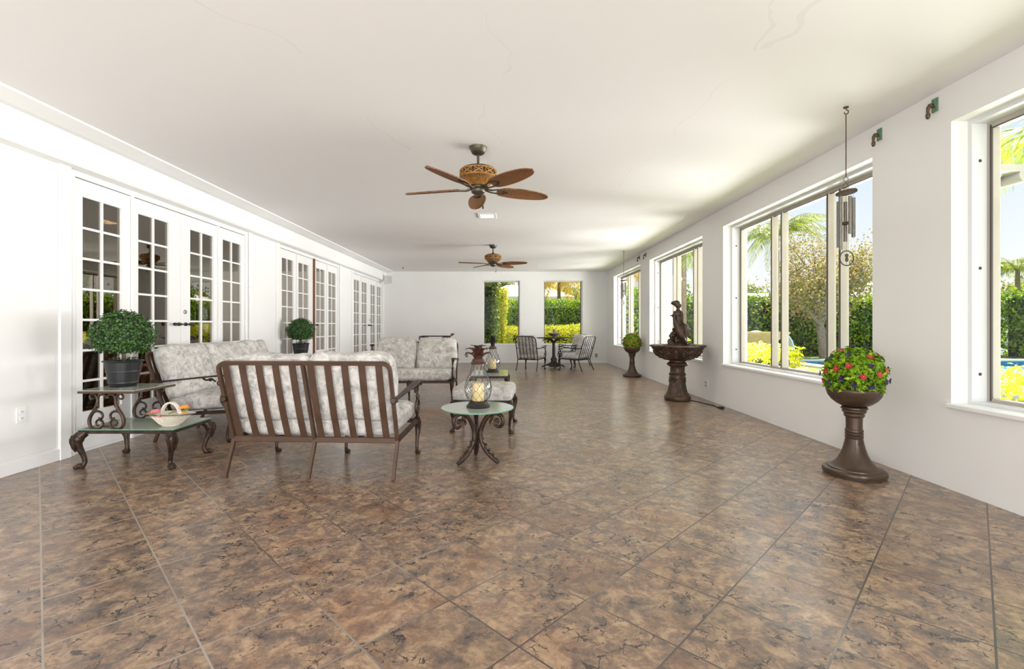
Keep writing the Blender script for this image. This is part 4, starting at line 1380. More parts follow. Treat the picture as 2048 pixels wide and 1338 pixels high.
for k in range(8):
    a0 = 2 * PI * k / 8
    for s in (-1, 1):
        path = []
        for i in range(15):
            t = i / 14
            rr = 0.020 * (1 - 0.7 * t)
            th = -PI / 2 + s * t * 2.6 * PI
            u, z = s * 0.022 + rr * math.cos(th), 0.352 + rr * math.sin(th)
            a = a0 + u / 0.125
            path.append((0.126 * math.cos(a), 0.126 * math.sin(a), z))
        orn.tube(path, 0.007, 6)
    orn.ball((0.128 * math.cos(a0), 0.128 * math.sin(a0), 0.315), (0.016, 0.016, 0.028), 8, 6)
for k in range(20):
    a0 = 2 * PI * k / 20
    orn.ball((0.124 * math.cos(a0), 0.124 * math.sin(a0), 0.412), (0.012, 0.012, 0.009), 8, 5)
orn.build('acanthus_band', M['fountain'], pdo)

def scal(a, i, z):
    return 1 + 0.018 * math.cos(16 * a) * (z > 0.842)
bp = [(0.0, 0.640), (0.126, 0.640), (0.205, 0.655), (0.280, 0.690), (0.335, 0.740), (0.368, 0.795), (0.385, 0.840), (0.412, 0.858), (0.430, 0.872), (0.430, 0.888), (0.414, 0.898), (0.390, 0.892), (0.365, 0.868), (0.330, 0.835), (0.20, 0.80), (0.0, 0.79)]
ba = MB().lathe(bp, 96, mod=scal)
bao = ba.build('basin', M['fountain'], fo, 50)
orn = MB()
def on_bowl(a, z):
    # radius of the basin's outside at height z
    zz = [p[1] for p in bp[1:7]]; rr_ = [p[0] for p in bp[1:7]]
    q = float(np.interp(z, zz, rr_)) + 0.004
    return (q * math.cos(a), q * math.sin(a), z)
for k in range(12):
    a0 = 2 * PI * k / 12 + 0.1
    if k % 2 == 0:
        for j in range(-3, 4):
            an = j * 0.42
            path = [on_bowl(a0 + math.sin(an) * 0.05 * t * 3.2 / 3 * 1.0, 0.708 + 0.095 * t * math.cos(an * 0.8)) for t in (0.1, 0.4, 0.7, 1.0)]
            orn.tube(path, [0.010, 0.013, 0.014, 0.011], 6)
            orn.ball(path[-1], 0.016, 8, 5)
        orn.ball(on_bowl(a0, 0.70), 0.020, 8, 6)
    else:
        for s in (-1, 1):
            path = []
            for i in range(19):
                t = i / 18
                rr = 0.046 * (1 - 0.75 * t)
                th = -PI / 2 + s * t * 3.0 * PI
                path.append(on_bowl(a0 + (s * 0.052 + rr * math.cos(th)) / 0.36, 0.765 + rr * math.sin(th)))
            orn.tube(path, 0.0135, 6)
        orn.tube([on_bowl(a0, 0.69), on_bowl(a0 - 0.06, 0.715), on_bowl(a0, 0.74)], 0.010, 6)
for k in range(48):
    orn.ball(on_bowl(2 * PI * k / 48, 0.838), (0.014, 0.014, 0.011), 6, 4)
orn.build('relief_scrolls', M['fountain'], bao)
MB().lathe([(0.0, 0.842), (0.338, 0.842)], 40).build('water', m_pane('basin_water', (0.5, 0.55, 0.55), 2.0), bao, 0)

# figure and goose: overlapping limbs fused into one continuous skin
def fused(name, mb, m, parent, vox, it=4):
    o = mb.build(name, m, parent, 0)
    md = o.modifiers.new('skin', 'REMESH'); md.mode = 'VOXEL'; md.voxel_size = vox; md.use_smooth_shade = True
    ms = o.modifiers.new('soft', 'SMOOTH'); ms.factor = 0.5; ms.iterations = it
    return o
rk = MB()
rg = random.Random(4)
for (x, y, z, s) in ((-0.08, 0.0, 0.86, 0.105), (0.06, 0.03, 0.87, 0.11), (0.0, -0.06, 0.86, 0.10), (0.02, 0.06, 0.96, 0.105), (0.085, 0.0, 0.98, 0.085), (-0.03, 0.05, 1.06, 0.075), (0.06, 0.03, 1.09, 0.085), (-0.10, 0.02, 0.95, 0.06), (0.12, -0.03, 0.90, 0.07), (0.03, 0.03, 1.16, 0.07), (-0.085, 0.03, 1.04, 0.045), (0.11, 0.02, 1.08, 0.05)):
    rk.ball((x, y, z), (s, s * 0.9, s * 0.85), 10, 7)
for k in range(46):
    a = rg.uniform(0, 6.28); z = rg.uniform(0.86, 1.16)
    q = 0.155 - 0.28 * (z - 0.86)
    rk.ball((q * math.cos(a) * 0.9, q * math.sin(a) * 0.75, z), rg.uniform(0.014, 0.028), 7, 5)
fused('rock_base', rk, M['fountain'], fo, 0.008, 2)
fg = MB()
# pelvis, waist, chest, neck (leaning, head bowed towards +x)
fg.tube(cr([(0.035, 0.0, 1.185), (0.025, 0.0, 1.225), (0.012, 0.0, 1.285), (0.006, 0.0, 1.350), (0.008, 0.0, 1.410), (0.012, 0.0, 1.445), (0.006, -0.004, 1.475), (0.002, -0.006, 1.500)], 4), crs([0.062, 0.068, 0.055, 0.052, 0.062, 0.046, 0.024, 0.022], 4), 14)
fg.ball((-0.030, -0.028, 1.385), (0.026, 0.024, 0.028), 10, 7).ball((0.018, -0.045, 1.385), (0.026, 0.024, 0.028), 10, 7)
# head turned to the right, chin down
fg.ball((-0.004, -0.010, 1.548), (0.046, 0.043, 0.054), 16, 12)
fg.ball((0.026, -0.026, 1.528), (0.026, 0.024, 0.030), 12, 8)
fg.ball((0.049, -0.040, 1.536), (0.009, 0.009, 0.010), 8, 6)          # nose
fg.ball((0.043, -0.036, 1.512), (0.010, 0.010, 0.007), 8, 6)          # lips
fg.ball((0.034, -0.033, 1.498), (0.012, 0.012, 0.009), 8, 6)          # chin
fg.ball((0.036, -0.044, 1.548), (0.008, 0.008, 0.006), 8, 6).ball((0.047, -0.018, 1.550), (0.008, 0.008, 0.006), 8, 6)   # brow and lids
# hair: waves gathered to a bun on the left
fg.ball((-0.030, 0.004, 1.570), (0.056, 0.050, 0.044), 14, 10).ball((-0.068, 0.010, 1.572), (0.036, 0.034, 0.032), 12, 8)
for k in range(7):
    a = 0.3 + k * 0.38
    fg.tube(cr([(0.022 - 0.01 * k, -0.045 + 0.010 * k, 1.575 + 0.010 * math.sin(a)), (-0.02, -0.044 + 0.012 * k, 1.603 - 0.005 * k), (-0.07, -0.025 + 0.01 * k, 1.585)], 4), [0.009, 0.012, 0.009], 6)
fg.tube(cr([(0.02, 0.03, 1.54), (0.038, 0.026, 1.50), (0.042, 0.016, 1.455)], 4), [0.014, 0.013, 0.006], 8)
# right arm reaching down to the knee, left arm round the goose's neck
def arm(p):
    fg.tube(cr(p, 5), crs([0.025, 0.023, 0.018, 0.017, 0.012], 5), 10)
arm([(0.052, -0.012, 1.432), (0.066, -0.030, 1.370), (0.066, -0.045, 1.305), (0.058, -0.075, 1.245), (0.050, -0.098, 1.195)])
for k in range(5):
    t = -0.018 + k * 0.009
    fg.tube(cr([(0.050 + t * 0.4, -0.098, 1.195), (0.050 + t, -0.112, 1.178), (0.048 + t * 1.2, -0.118, 1.158 + 0.003 * abs(k - 2))], 3), [0.006, 0.0055, 0.004], 6)
arm([(-0.044, -0.012, 1.432), (-0.062, -0.034, 1.380), (-0.070, -0.060, 1.330), (-0.084, -0.075, 1.330), (-0.096, -0.080, 1.345)])
for k in range(5):
    t = -0.014 + k * 0.007
    fg.tube(cr([(-0.096, -0.080 + t, 1.345), (-0.110, -0.082 + t, 1.350), (-0.120, -0.076 + t, 1.340)], 3), [0.006, 0.005, 0.004], 6)
# thighs, knees, shins, feet, with a draped cloth over the lap
def leg(p):
    fg.tube(cr(p, 5), crs([0.056, 0.050, 0.040, 0.032, 0.024, 0.018], 5), 12)
leg([(0.050, -0.012, 1.195), (0.070, -0.070, 1.205), (0.080, -0.125, 1.190), (0.085, -0.130, 1.110), (0.090, -0.120, 1.020), (0.095, -0.120, 0.950)])
fg.tube([(0.095, -0.112, 0.944), (0.104, -0.140, 0.932), (0.112, -0.172, 0.926)], [0.020, 0.018, 0.010], 8)
leg([(0.020, -0.012, 1.190), (0.018, -0.075, 1.180), (0.014, -0.130, 1.150), (0.022, -0.128, 1.070), (0.034, -0.110, 0.990), (0.044, -0.108, 0.925)])
fg.tube([(0.044, -0.104, 0.920), (0.046, -0.135, 0.908), (0.048, -0.165, 0.902)], [0.020, 0.018, 0.010], 8)
for k in range(7):
    x = 0.005 + k * 0.018
    fg.tube(cr([(x, 0.02, 1.225 - 0.004 * k), (x + 0.018, -0.055, 1.215), (x + 0.030, -0.10, 1.165 - 0.01 * k), (x + 0.04, -0.085, 1.06 - 0.02 * (k % 3))], 4), [0.016, 0.018, 0.017, 0.010], 8)
fused('seated_figure', fg, M['fountain'], fo, 0.0052, 2)
gs = MB()
gs.tube(cr([(0.085, -0.150, 0.905), (0.060, -0.155, 0.950), (0.018, -0.150, 1.035), (-0.022, -0.140, 1.120), (-0.058, -0.125, 1.200), (-0.078, -0.115, 1.255), (-0.090, -0.108, 1.310), (-0.094, -0.104, 1.350)], 5), crs([0.016, 0.032, 0.050, 0.056, 0.046, 0.030, 0.021, 0.020], 5), 14)
gs.ball((-0.100, -0.105, 1.372), (0.030, 0.024, 0.024), 12, 8)
gs.tube([(-0.118, -0.106, 1.370), (-0.145, -0.108, 1.366), (-0.172, -0.110, 1.366)], [0.016, 0.010, 0.004], 8)
gs.ball((-0.106, -0.128, 1.380), 0.006, 6, 5)
for k in range(5):
    gs.tube(cr([(-0.030 + 0.018 * k, -0.185, 1.13 - 0.03 * k), (0.010 + 0.018 * k, -0.192, 1.06 - 0.035 * k), (0.052 + 0.014 * k, -0.178, 0.965 - 0.015 * k)], 4), [0.014, 0.016, 0.006], 8)
gs.tube(cr([(-0.030, -0.12, 1.06), (-0.055, -0.11, 1.00), (-0.060, -0.11, 0.93)], 3), [0.016, 0.012, 0.012], 8)
fused('goose', gs, M['fountain'], fo, 0.005, 3)

# power cord of the fountain
cd = MB().tube(cr([(0.19, -0.06, 0.006), (0.25, -0.21, 0.006), (0.29, -0.37, 0.006), (0.35, -0.56, 0.006), (0.33, -0.69, 0.006), (0.35, -0.76, 0.008)], 6), 0.006, 6)
cd.bbox(0.32, 0.39, -0.81, -0.75, 0.0, 0.028, 0.006)
setp(cd.build('power_cord', M['black'], fo), 'black power cord on the tiles')

# ------------------------------------------------------------------ ceiling fans
def fan():
    r = thing('ceiling_fan', '', 'ceiling fan', (0, 0, H), 0, 'woven-blade ceiling fans')
    MB().lathe([(0.0, -0.078), (0.020, -0.078), (0.036, -0.075), (0.058, -0.064), (0.066, -0.056), (0.064, -0.051), (0.078, -0.032), (0.086, -0.010), (0.088, 0.0), (0.0, 0.0)], 40).build('canopy', M['fan_metal'], r)
    MB().lathe([(0.0, -0.205), (0.048, -0.205), (0.030, -0.188), (0.022, -0.172), (0.0125, -0.165), (0.0125, -0.07), (0.0, -0.07)], 24).build('downrod', M['fan_metal'], r)
    hs = MB().lathe([(0.0, -0.385), (0.090, -0.385), (0.150, -0.330), (0.166, -0.312), (0.170, -0.300), (0.170, -0.240), (0.162, -0.222), (0.12, -0.205), (0.0, -0.198)], 56).build('motor_housing', M['dark_wood'], r)
    MB().lathe([(0.0, -0.205), (0.10, -0.210), (0.160, -0.226), (0.176, -0.236), (0.172, -0.228), (0.155, -0.214), (0.10, -0.200), (0.0, -0.196)], 48).build('top_cap', M['fan_metal'], hs)
    rd = MB()
    for z, q in ((-0.238, 0.175), (-0.304, 0.176)):
        rd.tube([(q * math.cos(2 * PI * k / 48), q * math.sin(2 * PI * k / 48), z) for k in range(48)], 0.007, 6, True)
    for k in range(60):
        a = 2 * PI * k / 60
        rd.tube([(0.172 * math.cos(a), 0.172 * math.sin(a), -0.30), (0.130 * math.cos(a), 0.130 * math.sin(a), -0.352), (0.095 * math.cos(a), 0.095 * math.sin(a), -0.388)], 0.005, 5)
        if k % 2 == 0:
            rd.tube([(0.171 * math.cos(a), 0.171 * math.sin(a), -0.304), (0.171 * math.cos(a), 0.171 * math.sin(a), -0.238)], 0.004, 4)
    for k in range(10):
        for s in (-1, 1):
            pth = []
            for i in range(7):
                t = i / 6
                a = 2 * PI * (k + s * (t - 0.5)) / 10
                pth.append((0.180 * math.cos(a), 0.180 * math.sin(a), -0.304 + 0.066 * t))
            rd.tube(pth, 0.0055, 5)
    rd.build('reed_basket', M['reed'], hs)
    MB().lathe([(0.0, -0.478), (0.018, -0.478), (0.034, -0.470), (0.060, -0.455), (0.068, -0.446), (0.070, -0.425), (0.064, -0.418), (0.078, -0.408), (0.082, -0.396), (0.078, -0.384), (0.0, -0.384)], 40).build('switch_housing', M['fan_metal'], r)
    for k in range(5):
        a = 2 * PI * k / 5
        R = Matrix.Rotation(a, 4, 'Z')
        PT = Matrix.Rotation(math.radians(-13), 4, 'X')
        out = [(0.205, 0.030), (0.235, 0.062), (0.29, 0.080), (0.37, 0.089), (0.46, 0.091), (0.55, 0.086), (0.64, 0.074), (0.71, 0.057), (0.75, 0.036), (0.768, 0.012)]
        poly = [(x, y) for x, y in out] + [(x, -y) for x, y in reversed(out)]
        b = MB()
        n = len(out)
        vs, fs = [], []
        for (x, wd) in out:
            for t in (-1, -0.6, -0.2, 0.2, 0.6, 1):
                z = 0.010 * (1 - t * t) - 0.02 * ((x - 0.4) ** 2)
                vs += [(x, wd * t, z + 0.004), (x, wd * t, z - 0.004)]
        for i in range(n - 1):
            for j in range(5):
                q = (i * 6 + j) * 2; q2 = q + 12
                fs += [(q, q2, q2 + 2, q + 2), (q + 1, q + 3, q2 + 3, q2 + 1)]
            for j in (0, 5):
                q = (i * 6 + j) * 2; q2 = q + 12
                fs.append((q, q + 1, q2 + 1, q2) if j == 0 else (q, q2, q2 + 1, q + 1))
        for i in (0, n - 1):
            for j in range(5):
                q = (i * 6 + j) * 2
                fs.append((q, q + 2, q + 3, q + 1) if i == 0 else (q, q + 1, q + 3, q + 2))
        b.add(vs, fs)
        edge = cr([(x, y, -0.02 * ((x - 0.4) ** 2)) for x, y in poly], 3)
        b.tube(edge, 0.006, 6)
        ir = MB()
        for s in (-1, 1):
            ir.tube(cr([(0.075, s * 0.012, 0.0), (0.13, s * 0.020, -0.014), (0.19, s * 0.036, -0.010), (0.25, s * 0.040, -0.008), (0.30, s * 0.020, -0.008), (0.325, 0.0, -0.008)], 4), [0.010, 0.009, 0.008, 0.007, 0.007, 0.006], 6)
        ir.ball((0.29, 0.012, -0.012), (0.018, 0.012, 0.006), 8, 5)
        b.xf(Matrix.Translation((0, 0, -0.415)) @ R @ PT)
        ir.xf(Matrix.Translation((0, 0, -0.408)) @ R @ PT)
        bo = b.build('blade', M['weave'], r, 50)
        ir.build('blade_iron', M['fan_metal'], bo)
    pc = MB().tube([(0.055, 0.02, -0.455), (0.058, 0.02, -0.56)], 0.0018, 5)
    pco = pc.build('pull_chain', M['fan_metal'], r)
    MB().lathe([(0.0, -0.602), (0.007, -0.598), (0.009, -0.585), (0.006, -0.568), (0.002, -0.558), (0.0, -0.556)], 10, (0.058, 0.02, 0)).build('pull_knob', M['rust'], pco)
    return r
fan1 = fan()
fan1.location = (-0.281, 4.65, H); fan1.rotation_euler = (0, 0, math.radians(23))
fan1['label'] = 'nearest brown woven-blade ceiling fan, large at the centre of the ceiling'
fan2 = dup(fan1, (-0.295, 10.26, H), math.radians(-17), 'farther brown woven-blade ceiling fan, small, close to the back wall')

# recessed ceiling light
cl = thing('recessed_light', 'square warm-lit recessed light in the white ceiling between the two fans', 'ceiling light', (-0.31, 7.53, H))
t_ = MB()
for q in ((-0.145, 0.145, -0.165, -0.120), (-0.145, 0.145, 0.120, 0.165), (-0.145, -0.105, -0.12, 0.12), (0.105, 0.145, -0.12, 0.12)):
    t_.bbox(*q, -0.012, -0.001, 0.003)
t_.build('trim', M['trim'], cl, 0)
MB().box(-0.105, 0.105, -0.12, 0.12, -0.006, -0.002).build('lens', M['bulb'], cl, 0)
lamp('recessed_lamp', 'AREA', (-0.31, 7.53, H - 0.03), (-0.31, 7.53, 0), 6, (1.0, 0.84, 0.58), (0.2, 0.2))

# ------------------------------------------------------------------ wind chimes
def chime(label, loc, far=False):
    r = thing('wind_chime', label, 'wind chime', loc, 0, 'hanging wind chimes')
    h = MB().lathe([(0.0, 0), (0.020, 0.0), (0.018, -0.008), (0.004, -0.010), (0.0, -0.010)], 14)
    h.tube(cr([(0, 0, -0.008), (0.004, 0, -0.022), (0.018, 0, -0.030), (0.016, 0, -0.050), (0, 0, -0.058), (-0.012, 0, -0.050), (-0.012, 0, -0.042)], 4), 0.004, 6)
    h.build('hook', M['chime_wood'], r)
    MB().tube([(0, 0, -0.056), (0, 0, -0.566)], 0.004, 6).build('cord', M['chime_wood'], r)
    MB().tube([(0.019 * math.cos(a), 0, -0.584 + 0.019 * math.sin(a)) for a in [2 * PI * k / 20 for k in range(20)]], 0.0035, 6, True).build('ring', M['nickel'], r)
    dk = MB().lathe([(0.0, -0.010), (0.070, -0.010), (0.073, -0.004), (0.073, 0.004), (0.068, 0.010), (0.0, 0.012)], 36)
    dk.xf(Matrix.Translation((0.004, 0, -0.690)) @ Matrix.Rotation(math.radians(-6), 4, 'Y') @ Matrix.Rotation(math.radians(-4), 4, 'X'))
    dk.build('disc', M['chime_wood'], r)
    st = MB()
    for k in range(3):
        a = 2 * PI * k / 3 + 0.4
        st.tube([(0, 0, -0.602), (0.004 + 0.05 * math.cos(a), 0.05 * math.sin(a), -0.685)], 0.0012, 4)
    st.tube([(0.002, 0, -0.70), (0.004, 0, -1.165)], 0.0012, 4)
    st.build('string', M['chime_wood'], r)
    tubes = [(-0.052, -0.012, 0.42, 0.0125), (-0.034, 0.040, 0.375, 0.0125), (-0.004, -0.052, 0.30, 0.0135), (0.028, 0.046, 0.325, 0.0135), (0.056, -0.006, 0.32, 0.0135)]
    for (x, y, l_, q) in tubes:
        z0 = -0.735 - (0.02 if y > 0 else 0)
        tb = MB().lathe([(q * 0.82, z0 - 0.003), (q, z0), (q, z0 - l_), (q * 0.82, z0 - l_), (q * 0.82, z0 - l_ + 0.05), (0.0, z0 - l_ + 0.05)][::-1], 16, (x, y, 0))
        tb.tube([(x, y, z0 + 0.035), (x, y, z0 - 0.01)], 0.001, 4)
        tb.build('chime_tube', M['chime'], r)
    MB().lathe([(0.0, -0.948), (0.036, -0.948), (0.040, -0.940), (0.036, -0.932), (0.0, -0.932)], 20).build('clapper', M['chime_wood'], r)
    sl = MB().tube([(0.006 + 0.055 * math.cos(a), 0, -1.222 + 0.060 * math.sin(a)) for a in [2 * PI * k / 32 for k in range(32)]], 0.0045, 6, True)
    sl.ball((0.006, 0, -1.200), (0.017, 0.006, 0.014), 10, 6).ball((0.006, 0, -1.232), (0.015, 0.006, 0.021), 10, 6)
    sl.tube([(0.006, 0, -1.162), (0.006, 0, -1.19)], 0.0012, 4).tube([(0.006, 0, -1.25), (0.006, 0, -1.282)], 0.0012, 4)
    sl.build('wind_catcher', M['steel_dark'], r)
    return r
ch = chime('large wind chime of grey tubes hanging in front of the second window', (2.744, 3.795, H))
dup(ch, (2.78, 11.15, H), 0.5, 'small-looking distant wind chime hanging before the farthest side window')

# ------------------------------------------------------------------ brackets high on the window wall
def spigot(label, y, z, s=1.0):
    r = thing('wall_spigot', label, 'spigot', (XR, y, z), 0, 'brass spigots high on the window wall')
    MB().bbox(-0.014, 0.002, -0.032, 0.032, -0.055, 0.075, 0.004).bbox(-0.022, -0.012, -0.020, 0.020, -0.005, 0.06, 0.006).build('back_plate', M['verdigris'], r, 30)
    sp = MB().tube(cr([(-0.012, 0, 0.0), (-0.035, 0, 0.002), (-0.062, 0, -0.008), (-0.072, 0, -0.035), (-0.072, 0, -0.075)], 4), [0.016, 0.020, 0.018, 0.014, 0.012], 10)
    sp.ball((-0.050, 0, 0.004), (0.024, 0.022, 0.022), 10, 7)
    sp.lathe([(0.0, -0.125), (0.010, -0.120), (0.017, -0.105), (0.019, -0.085), (0.017, -0.072), (0.0, -0.070)], 14, (-0.072, 0, 0))
    sp.build('spout', M['brass'], r)
    r.scale = (0.8, 0.8, 0.8)
    return r
spigot('green and brass wall spigot nearest the camera, high beside the first window', 3.565, 2.868)
spigot('green and brass wall spigot just above the second window corner', 4.095, 2.862)
spigot('far dark spigot above the third window, right one of the distant pair', 10.96, 2.855)
spigot('far dark spigot above the fourth window, left one of the distant pair', 11.48, 2.870)

# ------------------------------------------------------------------ outlets, speaker, sprinkler
def outlet(label, loc, rz, m_, cover=False):
    r = thing('power_outlet', label, 'outlet', loc, rz)
    MB().bbox(-0.040, 0.040, -0.007, 0.0, -0.062, 0.062, 0.003).build('cover_plate', m_, r, 30)
    for z in (-0.026, 0.026):
        o = MB().bbox(-0.018, 0.018, -0.010, -0.006, z - 0.015, z + 0.015, 0.003).build('socket', m_, r, 30)
        if not cover:
            MB().box(-0.008, -0.005, -0.0108, -0.0098, z - 0.002, z + 0.008).box(0.005, 0.008, -0.0108, -0.0098, z - 0.002, z + 0.007).box(-0.002, 0.002, -0.0108, -0.0098, z - 0.010, z - 0.006).build('slot', M['black'], o, 0)
        else:
            MB().bbox(-0.016, 0.016, -0.034, -0.008, z - 0.018, z + 0.012, 0.005).build('plug', M['outlet_beige'], o, 30)
    return r
outlet('white power outlet low on the left wall before the first french doors', (XL + 0.0085, 3.86, 0.468), PI / 2, M['outlet'])
outlet('grey plugged power outlet low on the window wall beside the fountain', (XR - 0.0005, 7.62, 0.262), -PI / 2, M['outlet'], True)
outlet('beige power outlet on the back wall left of the left back window', (-1.29, YB - 0.001, 0.245), 0, M['outlet_beige'])
outlet('beige power outlet on the back wall behind the right-hand armchair', (2.915, YB - 0.001, 0.245), 0, M['outlet_beige'])

sp = thing('wall_speaker', 'small grey loudspeaker in the upper left corner by the back wall', 'speaker', (-3.76, 14.85, 2.66), math.radians(40))
MB().bbox(-0.10, 0.10, -0.10, 0.06, -0.13, 0.13, 0.02).build('cabinet', M['trim'], sp, 30)
g_ = MB()
for k in range(12):
    x = -0.088 + k * 0.016
    g_.box(x - 0.005, x + 0.005, -0.106, -0.099, -0.118, 0.118)
g_.build('grille', M['speaker'], sp, 0)
MB().tube([(0, 0.05, 0), (0.0, 0.10, 0.02), (0.0, 0.14, 0.02)], 0.012, 8).build('mount', M['speaker'], sp)

sk = MB().lathe([(0.0, 0), (0.030, 0.0), (0.028, -0.006), (0.010, -0.010), (0.009, -0.035), (0.016, -0.040), (0.016, -0.044), (0.0, -0.044)], 16).build('ceiling_sprinkler', M['steel_dark'], None, loc=(-3.13, 14.2, H))
setp(sk, 'tiny dark sprinkler head on the ceiling near the back left corner', 'sprinkler')

# ------------------------------------------------------------------ serving cart and plant stand by the back wall
ct = thing('serving_cart', 'black iron serving cart with scroll ends rising behind the facing settee', 'cart', (-1.83, 12.0, 0))
for sx in (-1, 1):
    for sy in (-1, 1):
        lg = MB().tube(cr([(sx * 0.36, sy * 0.2, 0.93), (sx * 0.37, sy * 0.2, 0.6), (sx * 0.36, sy * 0.2, 0.3), (sx * 0.37, sy * 0.2, 0.0)], 4), 0.012, 8)
        lg.build('leg', M['iron'], ct)
for z, nm in ((0.83, 'tray'), (0.30, 'shelf')):
    q = MB()
    for y in (-0.2, 0.2):
        q.tube([(-0.37, y, z), (0.37, y, z)], 0.011, 8)
    for x in (-0.37, 0.37):
        q.tube([(x, -0.2, z), (x, 0.2, z)], 0.011, 8)
    q = q.build(nm, M['iron'], ct)
    MB().box(-0.36, 0.36, -0.19, 0.19, z - 0.003, z + 0.003).build('glass', M['table_glass'], q, 0)
q = MB()
for y in (-0.2, 0.2):
    q.tube([(-0.37, y, 0.94), (0.37, y, 0.94)], 0.010, 8)
    for s, x in ((1, -0.36), (-1, 0.36)):
        q.tube(spiral((x + s * 0.06, y, 0.885), 0.050, 0.012, 0.3, 1.4, 24), 0.010, 6)
        q.tube(cr([(x + s * 0.06, y, 0.935), (x + s * 0.13, y, 0.92), (x + s * 0.17, y, 0.87)], 4), 0.009, 6)
q.build('gallery_rail', M['iron'], ct)
q = MB()
for y in (-0.2, 0.2):
    q.tube(cr([(0.36, y, 0.93), (0.42, y, 0.95), (0.45, y, 0.985)], 4), 0.010, 8)
q.tube([(0.45, -0.23, 0.99), (0.45, 0.23, 0.99)], 0.022, 10)
q.build('push_handle', M['chime_wood'], ct)

ps = thing('plant_stand', 'small grey wrought-iron stand with curled arms behind the facing settee', 'stand', (-2.66, 9.3, 0))
for k in range(3):
    a = 2 * PI * k / 3 + 0.5
    MB().tube(cr([(0, 0, 0.30), (0.06 * math.cos(a), 0.06 * math.sin(a), 0.15), (0.16 * math.cos(a), 0.16 * math.sin(a), 0.0)], 5), 0.010, 6).build('leg', M['iron'], ps)
MB().tube([(0, 0, 0.28), (0, 0, 0.80)], 0.010, 8).build('pole', M['iron'], ps)
for k in range(4):
    a = PI / 2 * k + PI
    o = Vector((math.cos(a), math.sin(a), 0))
    pth = [V(0, 0, 0.66), o * 0.03 + V(0, 0, 0.64), o * 0.08 + V(0, 0, 0.65), o * 0.12 + V(0, 0, 0.70), o * 0.10 + V(0, 0, 0.73)]
    MB().tube(cr(pth, 5), 0.008, 6).build('curled_arm', M['iron'], ps)
MB().ball((0, 0, 0.82), (0.05, 0.03, 0.02), 10, 6).build('finial', M['iron'], ps)

# ------------------------------------------------------------------ far conversation corner
def chair(label, loc, rz):
    r = thing('patio_armchair', label, 'armchair', loc, rz, 'armchairs around the pedestal table')
    hw = 0.285
    m_ = M['iron']
    def back(x, t):
        return (x, 0.28 + 0.20 * t, 0.30 + 0.62 * t)
    rr = 0.10
    pts = [back(-hw, 0), back(-hw, 0.4), back(-hw, 0.82)]
    for a in (0.33, 0.66):
        an = a * PI / 2
        pts.append(back(-hw + rr * (1 - math.cos(an)), 0.84 + 0.16 * math.sin(an)))
    pts.append(back(-hw + rr, 1.0))
    full = pts + [(-p[0], p[1], p[2]) for p in reversed(pts)]
    MB().tube(cr(full, 3), 0.013, 8).tube([back(-hw, 0), back(hw, 0)], 0.013, 8).build('back_frame', m_, r)
    for k in range(5):
        x = -0.19 + k * 0.095
        MB().tube([back(x, 0), back(x, 0.5), back(x, 0.99)], 0.009, 6).build('back_bar', m_, r)
    for s in (-1, 1):
        MB().tube(cr([(s * hw, 0.28, 0.31), (s * hw, 0.31, 0.2), (s * (hw + 0.01), 0.40, 0.0)], 4), 0.013, 8).build('leg', m_, r)
        lg = MB()
        cabriole(lg, s * hw, -0.30, 0.32, (0, -1), 0.9)
        lg.build('leg', m_, r)
        a = MB().tube(cr([(s * hw, 0.40, 0.62), (s * (hw + 0.02), 0.30, 0.60), (s * (hw + 0.03), 0.0, 0.61), (s * (hw + 0.03), -0.25, 0.65), (s * (hw + 0.03), -0.34, 0.64)], 4), 0.012, 8)
        arm_scroll(a, s * (hw + 0.02), -0.30, 0.32, 0.64)
        a.build('arm', m_, r)
    f = MB()
    f.tube([(-hw, -0.30, 0.315), (hw, -0.30, 0.315)], 0.014, 8)
    for x in (-hw, hw, -0.1, 0.1):
        f.tube([(x, -0.30, 0.315), (x, 0.28, 0.30)], 0.013, 8)
    f.build('seat_frame', m_, r)
    MB().cushion(0.56, 0.60, 0.14, 0.05, 0.015, 14, None, 3, 0.004).move(0, -0.02, 0.395).build('seat_cushion', M['fabric'], r, 60)
    la = math.atan2(0.20, 0.62)
    def crease(u, v):
        return 0.014 * math.exp(-v * v / 0.006) * (1 - u ** 4)
    bc = MB().cushion(0.55, 0.13, 0.54, 0.05, 0.028, 14, crease, 5, 0.006)
    bc.xf(Matrix.Translation((0, 0.295, 0.690)) @ Matrix.Rotation(-la, 4, 'X'))
    bc.build('back_cushion', M['fabric'], r, 60)
    return r
def facing(dx, dy):
    """rotation that turns a chair's front (-Y) to face (dx, dy)"""
    return math.atan2(dy, dx) + PI / 2
ca = chair('patio armchair left of the pedestal table, its barred back turned to us', (0.68, 12.86, 0), facing(0.39, 0.92))
dup(ca, (1.87, 12.76, 0), facing(-0.75, 0.66), 'patio armchair right of the pedestal table, facing left, barred back at right')
dup(ca, (2.02, 14.05, 0), facing(-0.72, -0.69), 'patio armchair nearest the back right window, half hidden behind another armchair')

